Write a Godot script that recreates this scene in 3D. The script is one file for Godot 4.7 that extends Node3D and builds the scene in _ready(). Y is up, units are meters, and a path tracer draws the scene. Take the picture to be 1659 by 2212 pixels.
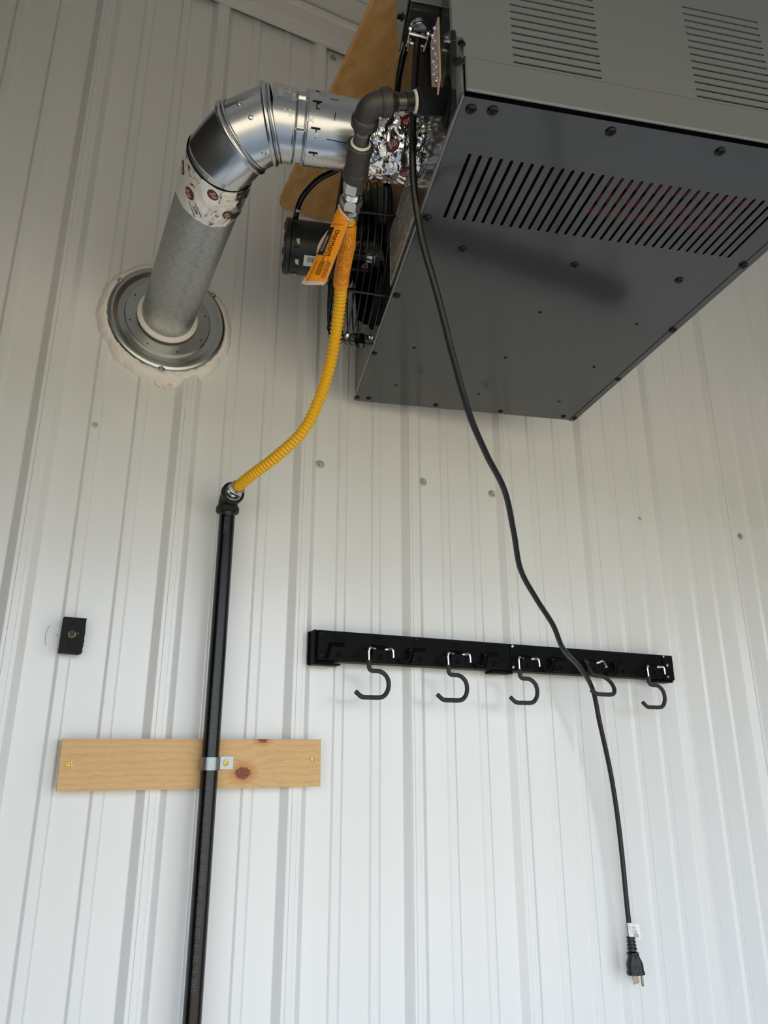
extends Node3D
# A gas unit heater hung on a ribbed white steel wall. Metres, y up, y = 0 at the height of the camera; the wall is the plane z = 0.

const SUN_E := 0.5
const FLOOR_Y := -1.5
const CEIL_Y := 1.615
const RIB := 0.2286                       # rib pitch of the wall panels
const YAW := 0.24522                      # the heater stands 14 degrees off the wall
const VENT_R := 0.0463

# ---------------------------------------------------------------- mesh builder
class MB:
	var v := PackedVector3Array()
	var n := PackedVector3Array()
	var t := PackedVector2Array()

	func tri(a: Vector3, b: Vector3, c: Vector3, na: Vector3, nb: Vector3, nc: Vector3, ta := Vector2.ZERO, tb := Vector2.ZERO, tc := Vector2.ZERO) -> void:
		if (b - a).cross(c - a).dot(na + nb + nc) > 0.0:
			v.append_array([a, c, b]); n.append_array([na, nc, nb]); t.append_array([ta, tc, tb])
		else:
			v.append_array([a, b, c]); n.append_array([na, nb, nc]); t.append_array([ta, tb, tc])

	func flat(a: Vector3, b: Vector3, c: Vector3, out: Vector3, ta := Vector2.ZERO, tb := Vector2.ZERO, tc := Vector2.ZERO) -> void:
		var k := (b - a).cross(c - a)
		if k.length_squared() < 1e-18:
			return
		k = k.normalized()
		if k.dot(out) < 0.0:
			k = -k
		tri(a, b, c, k, k, k, ta, tb, tc)

	func quad(a: Vector3, b: Vector3, c: Vector3, d: Vector3, out: Vector3, ua := Vector2.ZERO, ub := Vector2.RIGHT, uc := Vector2.ONE, ud := Vector2.DOWN) -> void:
		flat(a, b, c, out, ua, ub, uc)
		flat(a, c, d, out, ua, uc, ud)

	# a box with chamfered edges; basis turns it about its centre
	func box(c: Vector3, s: Vector3, e := 0.0, basis := Basis()) -> void:
		var h := s / 2.0
		e = minf(e, minf(h.x, minf(h.y, h.z)) * 0.9)
		var k := h - Vector3.ONE * e
		for ax in 3:
			var i := (ax + 1) % 3
			var j := (ax + 2) % 3
			for sg in [-1.0, 1.0]:
				var q := []
				for st in [[-1, -1], [1, -1], [1, 1], [-1, 1]]:
					var p := Vector3.ZERO
					p[ax] = sg * h[ax]; p[i] = st[0] * k[i]; p[j] = st[1] * k[j]
					q.append(c + basis * p)
				var o := Vector3.ZERO
				o[ax] = sg
				quad(q[0], q[1], q[2], q[3], basis * o, Vector2(-k[i], -k[j]), Vector2(k[i], -k[j]), Vector2(k[i], k[j]), Vector2(-k[i], k[j]))
		if e <= 0.0:
			return
		for ax in 3:
			var i := (ax + 1) % 3
			var j := (ax + 2) % 3
			for si in [-1.0, 1.0]:
				for sj in [-1.0, 1.0]:
					var q := []
					for st in [[-1, 0], [1, 0], [1, 1], [-1, 1]]:
						var p := Vector3.ZERO
						p[ax] = st[0] * k[ax]
						p[i] = si * (h[i] if st[1] == 0 else k[i])
						p[j] = sj * (k[j] if st[1] == 0 else h[j])
						q.append(c + basis * p)
					var o := Vector3.ZERO
					o[i] = si; o[j] = sj
					quad(q[0], q[1], q[2], q[3], basis * o)
		for sx in [-1.0, 1.0]:
			for sy in [-1.0, 1.0]:
				for sz in [-1.0, 1.0]:
					var m := Vector3(sx, sy, sz)
					flat(c + basis * (m * Vector3(h.x, k.y, k.z)), c + basis * (m * Vector3(k.x, h.y, k.z)), c + basis * (m * Vector3(k.x, k.y, h.z)), basis * m)

	static func frame(axis: Vector3) -> Basis:
		var z := axis.normalized()
		var x := z.cross(Vector3.UP if absf(z.y) < 0.9 else Vector3.RIGHT).normalized()
		return Basis(x, z.cross(x), z)

	# profile: points (distance along the axis, radius); smooth round the axis unless hard
	func lathe(o: Vector3, axis: Vector3, prof: Array, seg := 24, hard := false, a0 := 0.0) -> void:
		var f := frame(axis)
		var s := 0.0
		for i in prof.size() - 1:
			var p: Vector2 = prof[i]
			var q: Vector2 = prof[i + 1]
			var d := q - p
			if d.length() < 1e-7:
				continue
			var sl := Vector2(-d.y, d.x).normalized()          # (along, radial) outward normal for a profile that runs along +axis
			for k in seg:
				var a := a0 + TAU * k / seg
				var b := a0 + TAU * (k + 1) / seg
				var ra := f.x * cos(a) + f.y * sin(a)
				var rb := f.x * cos(b) + f.y * sin(b)
				if hard:
					var m := (ra + rb).normalized()
					ra = ra; rb = rb
					quad(o + f.z * p.x + ra * p.y, o + f.z * p.x + rb * p.y, o + f.z * q.x + rb * q.y, o + f.z * q.x + ra * q.y, m * sl.y + f.z * sl.x)
					continue
				var na := (ra * sl.y + f.z * sl.x)
				var nb := (rb * sl.y + f.z * sl.x)
				var A := o + f.z * p.x + ra * p.y
				var B := o + f.z * p.x + rb * p.y
				var C := o + f.z * q.x + rb * q.y
				var D := o + f.z * q.x + ra * q.y
				var u0 := float(k) / seg
				var u1 := float(k + 1) / seg
				if p.y > 1e-7:
					tri(A, B, C, na, nb, nb, Vector2(u0, s), Vector2(u1, s), Vector2(u1, s + d.length()))
				if q.y > 1e-7:
					tri(A, C, D, na, nb, na, Vector2(u0, s), Vector2(u1, s + d.length()), Vector2(u0, s + d.length()))
			s += d.length()

	func tube(pts: Array, rad: Variant, seg := 12, caps := true) -> void:
		var m := pts.size()
		var tan := []
		for i in m:
			tan.append(((pts[mini(i + 1, m - 1)] as Vector3) - (pts[maxi(i - 1, 0)] as Vector3)).normalized())
		var f := frame(tan[0])
		var fr := [f]
		for i in range(1, m):
			var pt: Vector3 = tan[i - 1]
			var ct: Vector3 = tan[i]
			var ax := pt.cross(ct)
			if ax.length() > 1e-6:
				f = Basis(ax.normalized(), pt.angle_to(ct)) * f
			fr.append(f)
		var s := 0.0
		for i in m - 1:
			var r0: float = rad[i] if rad is Array else rad
			var r1: float = rad[i + 1] if rad is Array else rad
			var p0: Vector3 = pts[i]
			var p1: Vector3 = pts[i + 1]
			var L := p0.distance_to(p1)
			var ra := r0
			var rb := r1
			var g0 := 0.0
			var g1 := 0.0
			if rad is Array:
				ra = rad[maxi(i - 1, 0)]; rb = rad[mini(i + 2, m - 1)]
				g0 = (r1 - ra) / maxf(1e-6, p1.distance_to(pts[maxi(i - 1, 0)]))
				g1 = (rb - r0) / maxf(1e-6, p0.distance_to(pts[mini(i + 2, m - 1)]))
			for k in seg:
				var a := TAU * k / seg
				var b := TAU * (k + 1) / seg
				var da: Vector3 = fr[i].x * cos(a) + fr[i].y * sin(a)
				var db: Vector3 = fr[i].x * cos(b) + fr[i].y * sin(b)
				var dc: Vector3 = fr[i + 1].x * cos(b) + fr[i + 1].y * sin(b)
				var dd: Vector3 = fr[i + 1].x * cos(a) + fr[i + 1].y * sin(a)
				var t0: Vector3 = tan[i]
				var t1: Vector3 = tan[i + 1]
				var u0 := float(k) / seg
				var u1 := float(k + 1) / seg
				tri(p0 + da * r0, p0 + db * r0, p1 + dc * r1, (da - t0 * g0).normalized(), (db - t0 * g0).normalized(), (dc - t1 * g1).normalized(), Vector2(u0, s), Vector2(u1, s), Vector2(u1, s + L))
				tri(p0 + da * r0, p1 + dc * r1, p1 + dd * r1, (da - t0 * g0).normalized(), (dc - t1 * g1).normalized(), (dd - t1 * g1).normalized(), Vector2(u0, s), Vector2(u1, s + L), Vector2(u0, s + L))
			s += L
		if caps:
			for e in [0, m - 1]:
				var r: float = rad[e] if rad is Array else rad
				var o: Vector3 = -tan[e] if e == 0 else tan[e]
				for k in seg:
					var a := TAU * k / seg
					var b := TAU * (k + 1) / seg
					flat(pts[e], pts[e] + (fr[e].x * cos(a) + fr[e].y * sin(a)) * r, pts[e] + (fr[e].x * cos(b) + fr[e].y * sin(b)) * r, o)

	# polygon in the plane (ex, ey) at o, thickened by d
	func prism(poly: PackedVector2Array, o: Vector3, ex: Vector3, ey: Vector3, d: Vector3) -> void:
		var ix := Geometry2D.triangulate_polygon(poly)
		for i in range(0, ix.size(), 3):
			var a := poly[ix[i]]
			var b := poly[ix[i + 1]]
			var c := poly[ix[i + 2]]
			flat(o + ex * a.x + ey * a.y, o + ex * b.x + ey * b.y, o + ex * c.x + ey * c.y, -d, a, b, c)
			flat(o + d + ex * a.x + ey * a.y, o + d + ex * b.x + ey * b.y, o + d + ex * c.x + ey * c.y, d, a, b, c)
		var cc := Geometry2D.is_polygon_clockwise(poly)
		for i in poly.size():
			var a := poly[i]
			var b := poly[(i + 1) % poly.size()]
			var e := (b - a)
			var nn := Vector2(e.y, -e.x) * (-1.0 if cc else 1.0)
			quad(o + ex * a.x + ey * a.y, o + ex * b.x + ey * b.y, o + d + ex * b.x + ey * b.y, o + d + ex * a.x + ey * a.y, ex * nn.x + ey * nn.y)

	# f(i, j) -> point, over an na x nb grid; facets or smooth normals
	func sheet(f: Callable, na: int, nb: int, out: Callable, smooth := true) -> void:
		var p := []
		for i in na + 1:
			var row := []
			for j in nb + 1:
				row.append(f.call(float(i) / na, float(j) / nb))
			p.append(row)
		var nor := func(i: int, j: int) -> Vector3:
			var du: Vector3 = p[mini(i + 1, na)][j] - p[maxi(i - 1, 0)][j]
			var dv: Vector3 = p[i][mini(j + 1, nb)] - p[i][maxi(j - 1, 0)]
			var k := du.cross(dv).normalized()
			var o: Vector3 = out.call(p[i][j])
			return k if k.dot(o) >= 0.0 else -k
		for i in na:
			for j in nb:
				var a: Vector3 = p[i][j]
				var b: Vector3 = p[i + 1][j]
				var c: Vector3 = p[i + 1][j + 1]
				var d: Vector3 = p[i][j + 1]
				var ua := Vector2(float(i) / na, float(j) / nb)
				var uc := Vector2(float(i + 1) / na, float(j + 1) / nb)
				var ub := Vector2(uc.x, ua.y)
				var ud := Vector2(ua.x, uc.y)
				if smooth:
					var n0: Vector3 = nor.call(i, j)
					var n1: Vector3 = nor.call(i + 1, j)
					var n2: Vector3 = nor.call(i + 1, j + 1)
					var n3: Vector3 = nor.call(i, j + 1)
					tri(a, b, c, n0, n1, n2, ua, ub, uc)
					tri(a, c, d, n0, n2, n3, ua, uc, ud)
				else:
					var o: Vector3 = out.call(a)
					flat(a, b, c, o, ua, ub, uc)
					flat(a, c, d, o, ua, uc, ud)

	func mesh() -> ArrayMesh:
		var arr := []
		arr.resize(Mesh.ARRAY_MAX)
		arr[Mesh.ARRAY_VERTEX] = v
		arr[Mesh.ARRAY_NORMAL] = n
		arr[Mesh.ARRAY_TEX_UV] = t
		var m := ArrayMesh.new()
		m.add_surface_from_arrays(Mesh.PRIMITIVE_TRIANGLES, arr)
		return m

# ---------------------------------------------------------------- node helpers
func meta(o: Node3D, label: String, category := "", group := "") -> Node3D:
	if label: o.set_meta("label", label)
	if category: o.set_meta("category", category)
	if group: o.set_meta("group", group)
	return o

func thing(called: String, label: String, category: String, at := Vector3.ZERO, basis := Basis(), group := "") -> Node3D:
	var o := Node3D.new()
	o.name = called
	o.transform = Transform3D(basis, at)
	add_child(o, true)
	return meta(o, label, category, group)

# a mesh built in world coordinates under a thing that is only moved, or in a turned thing's own coordinates (local = true)
func part(called: String, mb: Variant, mat: Material, parent: Node3D = null, local := false) -> MeshInstance3D:
	var o := MeshInstance3D.new()
	o.name = called
	o.mesh = mb.mesh() if mb is MB else mb
	o.material_override = mat
	if parent:
		if not local:
			var off := Vector3.ZERO
			var q: Node = parent
			while q != self and q is Node3D:
				off += (q as Node3D).position
				q = q.get_parent()
			o.position = -off
		parent.add_child(o, true)
	else:
		add_child(o, true)
	return o

func structure(o: Node3D, label := "", category := "") -> Node3D:
	o.set_meta("kind", "structure")
	return meta(o, label, category)

func copy_at(mesh: Mesh, called: String, mat: Material, parent: Node3D, xf: Transform3D) -> MeshInstance3D:
	var o := MeshInstance3D.new()
	o.name = called
	o.mesh = mesh
	o.material_override = mat
	o.transform = xf
	parent.add_child(o, true)
	return o

# ---------------------------------------------------------------- materials
func mat(c: Color, rough: float, metal := 0.0, spec := 0.5) -> StandardMaterial3D:
	var m := StandardMaterial3D.new()
	m.albedo_color = c
	m.roughness = rough
	m.metallic = metal
	m.metallic_specular = spec
	return m

func noise_tex(freq: float, octaves := 3, lo := 0.0, hi := 1.0, seed_ := 1, stretch := Vector2.ONE, size := 256) -> NoiseTexture2D:
	var nz := FastNoiseLite.new()
	nz.seed = seed_
	nz.frequency = freq
	nz.fractal_octaves = octaves
	var tx := NoiseTexture2D.new()
	tx.width = size
	tx.height = size
	tx.seamless = true
	tx.noise = nz
	var g := Gradient.new()
	g.set_color(0, Color(lo, lo, lo))
	g.set_color(1, Color(hi, hi, hi))
	tx.color_ramp = g
	return tx

func rough_map(m: StandardMaterial3D, tx: Texture2D, scale: Vector3) -> StandardMaterial3D:
	m.roughness = 1.0
	m.roughness_texture = tx
	m.roughness_texture_channel = BaseMaterial3D.TEXTURE_CHANNEL_RED
	m.uv1_triplanar = true
	m.uv1_scale = scale
	return m

func bump_map(m: StandardMaterial3D, tx: Texture2D, h: float, scale: Vector3) -> StandardMaterial3D:
	m.heightmap_enabled = true
	m.heightmap_texture = tx
	m.heightmap_scale = h
	m.uv1_triplanar = true
	m.uv1_scale = scale
	return m

var M := {}

func make_materials() -> void:
	M.wall = mat(Color(0.90, 0.895, 0.885), 0.24, 0.0, 0.62)
	M.partition_dark = mat(Color(0.24, 0.22, 0.20), 0.8)
	M.white = mat(Color(0.88, 0.87, 0.85), 0.5)
	M.caulk = mat(Color(0.95, 0.915, 0.885), 0.5)
	M.galv = mat(Color(0.74, 0.755, 0.765), 0.4, 1.0)
	M.galv.albedo_texture = noise_tex(0.03, 4, 0.82, 1.0, 3)
	M.galv.uv1_scale = Vector3(3, 26, 1)
	M.sheet = mat(Color(0.80, 0.81, 0.82), 0.24, 1.0)
	rough_map(M.sheet, noise_tex(0.012, 2, 0.20, 0.28, 4), Vector3(9, 9, 9))
	M.flange = mat(Color(0.78, 0.78, 0.76), 0.3, 1.0)
	rough_map(M.flange, noise_tex(0.012, 2, 0.26, 0.36, 5), Vector3(10, 10, 10))
	M.foil = mat(Color(0.93, 0.92, 0.91), 0.10, 1.0)
	M.foil_print = mat(Color(0.40, 0.045, 0.09), 0.35)
	M.foil_white = mat(Color(0.86, 0.85, 0.84), 0.4)
	M.foil_dark = mat(Color(0.16, 0.03, 0.05), 0.4)
	M.zinc = mat(Color(0.78, 0.79, 0.80), 0.22, 1.0)
	M.strap = mat(Color(0.62, 0.64, 0.65), 0.38, 1.0)
	M.emboss = mat(Color(0.90, 0.90, 0.88), 0.5, 0.5)
	M.chrome = mat(Color(0.88, 0.88, 0.88), 0.12, 1.0)
	M.iron = mat(Color(0.33, 0.31, 0.30), 0.42, 0.75)
	bump_map(M.iron, noise_tex(0.08, 3, 0, 1, 7), 0.05, Vector3(40, 40, 40))
	M.nipple = mat(Color(0.36, 0.34, 0.33), 0.28, 0.9)
	M.blackfit = mat(Color(0.05, 0.05, 0.052), 0.5)
	bump_map(M.blackfit, noise_tex(0.1, 2, 0, 1, 8), 0.04, Vector3(50, 50, 50))
	M.blackpipe = mat(Color(0.025, 0.027, 0.03), 0.18)
	bump_map(M.blackpipe, noise_tex(0.06, 3, 0, 1, 9), 0.012, Vector3(60, 60, 60))
	M.pipe_print = mat(Color(0.50, 0.50, 0.50), 0.6)
	M.ptfe = mat(Color(0.90, 0.88, 0.82), 0.7)
	M.yellow = mat(Color(0.93, 0.70, 0.05), 0.33)
	M.tag = mat(Color(0.98, 0.60, 0.03), 0.5)
	M.tag_back = mat(Color(0.86, 0.76, 0.70), 0.6)
	M.ink = mat(Color(0.05, 0.045, 0.04), 0.6)
	M.inkwhite = mat(Color(0.85, 0.85, 0.85), 0.6)
	M.heater = mat(Color(0.23, 0.235, 0.24), 0.12)
	M.heater_lit = mat(Color(0.465, 0.48, 0.485), 0.2)  # same paint as the bottom, made paler to stand in for light falling here
	M.heater_dark = mat(Color(0.10, 0.105, 0.11), 0.35)
	M.black = mat(Color(0.045, 0.045, 0.047), 0.42)
	M.blackgloss = mat(Color(0.03, 0.03, 0.032), 0.22)
	M.blackmatt = mat(Color(0.02, 0.02, 0.02), 0.8)
	M.screw = mat(Color(0.06, 0.06, 0.06), 0.25, 0.5)
	M.burner = mat(Color(0.55, 0.06, 0.10), 0.5)
	M.cord = mat(Color(0.055, 0.055, 0.058), 0.38)
	M.rubber = mat(Color(0.17, 0.175, 0.18), 0.7)
	M.rail = mat(Color(0.055, 0.056, 0.058), 0.5, 0.0, 0.2)
	M.pcb = mat(Color(0.80, 0.64, 0.60), 0.3)
	M.pcb_edge = mat(Color(0.82, 0.75, 0.62), 0.5)
	M.label = mat(Color(0.80, 0.77, 0.73), 0.45)
	M.brass = mat(Color(0.72, 0.62, 0.36), 0.35, 0.9)
	M.prong = mat(Color(0.56, 0.52, 0.49), 0.35, 1.0)
	M.floor = mat(Color(0.66, 0.65, 0.62), 0.6)
	M.ground = mat(Color(0.74, 0.67, 0.55), 0.9)
	M.grass = mat(Color(0.36, 0.44, 0.20), 0.9)
	M.wallscrew = mat(Color(0.72, 0.71, 0.67), 0.4, 0.3)
	M.blackwood = mat(Color(0.075, 0.073, 0.072), 0.75)
	bump_map(M.blackwood, noise_tex(0.08, 3, 0, 1, 12), 0.06, Vector3(30, 30, 30))
	M.blackprint = mat(Color(0.34, 0.34, 0.35), 0.6)
	M.wood_edge = mat(Color(0.78, 0.62, 0.42), 0.7)
	M.plywood = mat(Color.WHITE, 0.62)
	M.plywood.albedo_texture = ply_texture()
	M.pine = mat(Color.WHITE, 0.6)
	M.pine.albedo_texture = pine_texture()

func pine_texture() -> ImageTexture:
	var w := 1024
	var h := 192
	var im := Image.create(w, h, true, Image.FORMAT_RGB8)
	var nz := FastNoiseLite.new()
	nz.seed = 21
	nz.frequency = 1.0
	nz.fractal_octaves = 3
	var knots := [Vector3(0.672, 0.69, 0.0120), Vector3(0.749, -0.02, 0.0085)]        # place along and down the board, radius in metres
	for y in h:
		for x in w:
			var px := 0.402 * x / w
			var py := 0.0735 * y / h
			var bend := 0.0
			var near := 9.0
			for k in knots:
				var d := Vector2(px - k.x * 0.402, (py - k.y * 0.0735) * 1.35)
				var q: float = d.length() / k.z
				near = minf(near, q + 0.25 * nz.get_noise_2d(px * 260.0, py * 260.0))
				bend += 0.016 * exp(-q * q * 0.16) * signf(py - k.y * 0.0735 + 0.004) * (1.0 - exp(-absf(py - k.y * 0.0735) * 160.0))
			var g := py + bend + 0.005 * nz.get_noise_2d(px * 5.0, py * 22.0)
			var ring := 0.5 + 0.5 * sin(g * 620.0 + 3.0 * nz.get_noise_2d(px * 3.0, 7.0))
			ring = pow(ring, 3.0)
			var fine := nz.get_noise_2d(px * 60.0, g * 2600.0)
			var c := Color(0.86, 0.70, 0.48)
			c = c.lerp(Color(0.80, 0.61, 0.39), 0.40 * ring)
			c = c.lerp(Color(0.70, 0.52, 0.32), clampf(fine * 0.5, 0.0, 0.3))
			var streak := nz.get_noise_2d(px * 22.0 + 50.0, g * 420.0)
			c = c.lerp(Color(0.68, 0.47, 0.27), clampf(streak - 0.28, 0.0, 0.4))
			if near < 2.4:
				c = c.lerp(Color(0.72, 0.46, 0.24), 0.55 * clampf((2.4 - near) / 1.2, 0.0, 1.0))
			if near < 1.12:
				c = c.lerp(Color(0.42, 0.17, 0.085), clampf((1.12 - near) * 5.0, 0.0, 1.0) * (0.75 + 0.25 * sin(near * 26.0)))
			im.set_pixel(x, y, c)
	im.generate_mipmaps()
	return ImageTexture.create_from_image(im)

func ply_texture() -> ImageTexture:
	var w := 256
	var h := 512
	var im := Image.create(w, h, true, Image.FORMAT_RGB8)
	var nz := FastNoiseLite.new()
	nz.seed = 33
	nz.frequency = 1.0
	nz.fractal_octaves = 3
	for y in h:
		for x in w:
			var px := float(x) / w
			var py := float(y) / h
			var g := px * 3.0 + 0.5 * nz.get_noise_2d(px * 2.0, py * 2.2)
			var r := 0.5 + 0.5 * sin(g * 16.0)
			var c := Color(0.93, 0.74, 0.48).lerp(Color(0.84, 0.61, 0.34), 0.5 * r)
			c = c.lerp(Color(0.70, 0.48, 0.25), clampf(0.6 * nz.get_noise_2d(px * 130.0, py * 7.0), 0.0, 0.35))
			im.set_pixel(x, y, c)
	im.generate_mipmaps()
	return ImageTexture.create_from_image(im)

# ---------------------------------------------------------------- lettering: flat letters laid on any surface by at(Vector2) -> [point, normal]
func letters(mb: MB, s: String, height: float, at: Callable, serif := false) -> void:
	var tm := TextMesh.new()
	var f := SystemFont.new()
	f.font_names = PackedStringArray(["Droid Sans Mono" if serif else "Droid Sans"])
	tm.font = f
	tm.text = s
	tm.font_size = 48
	tm.pixel_size = height / 34.0
	tm.depth = 0.0
	tm.curve_step = 2.0
	tm.horizontal_alignment = HORIZONTAL_ALIGNMENT_LEFT
	tm.vertical_alignment = VERTICAL_ALIGNMENT_CENTER
	for i in tm.get_surface_count():
		var a := tm.surface_get_arrays(i)
		var vs: PackedVector3Array = a[Mesh.ARRAY_VERTEX]
		var ns: PackedVector3Array = a[Mesh.ARRAY_NORMAL]
		var ix: PackedInt32Array = a[Mesh.ARRAY_INDEX] if a[Mesh.ARRAY_INDEX] != null else PackedInt32Array(range(vs.size()))
		for k in range(0, ix.size(), 3):
			if ns[ix[k]].z < 0.5:
				continue
			var p0: Array = at.call(Vector2(vs[ix[k]].x, vs[ix[k]].y))
			var p1: Array = at.call(Vector2(vs[ix[k + 1]].x, vs[ix[k + 1]].y))
			var p2: Array = at.call(Vector2(vs[ix[k + 2]].x, vs[ix[k + 2]].y))
			mb.tri(p0[0], p1[0], p2[0], p0[1], p1[1], p2[1])

func dot_patch(mb: MB, c: Vector2, rx: float, ry: float, at: Callable, turn := 0.0, rings := 3, seg := 18) -> void:
	for i in rings:
		for k in seg:
			var q := []
			for e in [[i, k], [i, k + 1], [i + 1, k + 1], [i + 1, k]]:
				var a: float = TAU * e[1] / seg
				var p := Vector2(cos(a) * rx, sin(a) * ry) * (float(e[0]) / rings)
				q.append(at.call(c + p.rotated(turn)))
			mb.tri(q[0][0], q[1][0], q[2][0], q[0][1], q[1][1], q[2][1])
			mb.tri(q[0][0], q[2][0], q[3][0], q[0][1], q[2][1], q[3][1])

func bar_patch(mb: MB, a: Vector2, b: Vector2, wid: float, at: Callable, n := 6) -> void:
	var e := (b - a).normalized().orthogonal() * wid / 2.0
	for i in n:
		var p := a.lerp(b, float(i) / n)
		var r := a.lerp(b, float(i + 1) / n)
		var q := [at.call(p - e), at.call(p + e), at.call(r + e), at.call(r - e)]
		mb.tri(q[0][0], q[1][0], q[2][0], q[0][1], q[1][1], q[2][1])
		mb.tri(q[0][0], q[2][0], q[3][0], q[0][1], q[2][1], q[3][1])

# a pan head screw that looks along +z, centred on its seat
func pan_screw(r: float, h: float, cross := true) -> ArrayMesh:
	var m := MB.new()
	m.lathe(Vector3.ZERO, Vector3.BACK, [Vector2(0, r * 1.0), Vector2(h * 0.35, r), Vector2(h * 0.75, r * 0.82), Vector2(h, r * 0.5), Vector2(h, r * 0.42), Vector2(h * 0.6, r * 0.30), Vector2(h * 0.5, 0)] if cross else [Vector2(0, r), Vector2(h * 0.35, r), Vector2(h * 0.8, r * 0.75), Vector2(h, r * 0.35), Vector2(h, 0)], 14)
	if cross:
		m.box(Vector3(0, 0, h * 0.72), Vector3(r * 0.95, r * 0.16, h * 0.5), 0.0)
		m.box(Vector3(0, 0, h * 0.72), Vector3(r * 0.16, r * 0.95, h * 0.5), 0.0)
	return m.mesh()

func hex_screw(r: float, h: float, washer := 1.5) -> ArrayMesh:
	var m := MB.new()
	m.lathe(Vector3.ZERO, Vector3.BACK, [Vector2(0, r * washer), Vector2(h * 0.2, r * washer), Vector2(h * 0.3, r * 1.05)], 18)
	m.lathe(Vector3.ZERO, Vector3.BACK, [Vector2(h * 0.25, r), Vector2(h * 0.9, r), Vector2(h, r * 0.85), Vector2(h, r * 0.55), Vector2(h * 0.92, 0.0)], 6, true)
	return m.mesh()

func look(o: Vector3, n: Vector3) -> Transform3D:
	return Transform3D(MB.frame(n), o)

func smooth_path(pts: Array, step: float) -> Array:
	var c := Curve3D.new()
	c.bake_interval = step
	for i in pts.size():
		var a: Vector3 = pts[maxi(i - 1, 0)]
		var b: Vector3 = pts[mini(i + 1, pts.size() - 1)]
		var p: Vector3 = pts[i]
		var d := (b - a).normalized()
		var li := p.distance_to(a) / 3.0
		var lo := p.distance_to(b) / 3.0
		c.add_point(p, -d * li, d * lo)
	var out := []
	for q in c.get_baked_points():
		if out.is_empty() or (out[-1] as Vector3).distance_to(q) > step * 0.2:
			out.append(q)
	return out

func bend(a: Vector3, corner: Vector3, b: Vector3, r: float, n := 10) -> Array:
	# points from a round the corner to b
	var d0 := (a - corner).normalized()
	var d1 := (b - corner).normalized()
	var out := [a]
	var p0 := corner + d0 * r
	var p1 := corner + d1 * r
	for i in n + 1:
		var s := float(i) / n
		out.append(p0.lerp(corner, s).lerp(corner.lerp(p1, s), s))
	out.append(b)
	return out

# ---------------------------------------------------------------- the scene
func _ready() -> void:
	var cam := Camera3D.new()
	cam.name = "camera"
	cam.position = Vector3(0.0053, 0.0, 1.2548)
	cam.rotation = Vector3(0.317735, -0.444299, 0.0)
	cam.fov = 69.33
	cam.near = 0.02
	add_child(cam)
	var env := Environment.new()
	var sky := Sky.new()
	var ps := ProceduralSkyMaterial.new()
	ps.sky_top_color = Color(0.62, 0.72, 0.86)
	ps.sky_horizon_color = Color(0.86, 0.89, 0.92)
	ps.ground_horizon_color = Color(0.60, 0.58, 0.54)
	ps.ground_bottom_color = Color(0.50, 0.48, 0.45)
	ps.sky_curve = 0.25
	ps.sun_angle_max = 0.0
	sky.sky_material = ps
	env.background_mode = Environment.BG_SKY
	env.sky = sky
	env.background_energy_multiplier = 1.0
	env.ambient_light_source = Environment.AMBIENT_SOURCE_SKY
	env.tonemap_mode = Environment.TONE_MAPPER_LINEAR
	env.tonemap_exposure = 4.15
	env.sdfgi_enabled = true
	env.ssao_enabled = true
	env.ssil_enabled = true
	var we := WorldEnvironment.new()
	we.name = "world_environment"
	we.environment = env
	add_child(we)

	var sun := DirectionalLight3D.new()
	sun.name = "sun"
	sun.rotation = Vector3(-1.12, PI + 0.35, 0.0)
	sun.light_color = Color(1.0, 0.95, 0.86)
	sun.light_energy = SUN_E
	sun.light_angular_distance = 0.5
	sun.shadow_enabled = true
	add_child(sun)

	make_materials()
	build_room()
	build_wall()
	build_heater()
	build_board_shelf()
	build_vent()
	build_gas_inlet()
	build_hose()
	build_gas_pipe()
	build_rail()
	build_cord()
	build_bits()

# ---------------------------------------------------------------- room
func slab(called: String, lo: Vector3, hi: Vector3, m: Material) -> MeshInstance3D:
	var b := MB.new()
	b.box((lo + hi) / 2.0, hi - lo)
	return structure(part(called, b, m)) as MeshInstance3D

const ROOM_L := -2.6
const ROOM_R := 4.3
const ROOM_F := 1.6
const DOOR_L := -2.4
const DOOR_R := 2.5
const DOOR_T := 0.62
const PART_X := -0.35
const PART_Z := 0.65

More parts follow.
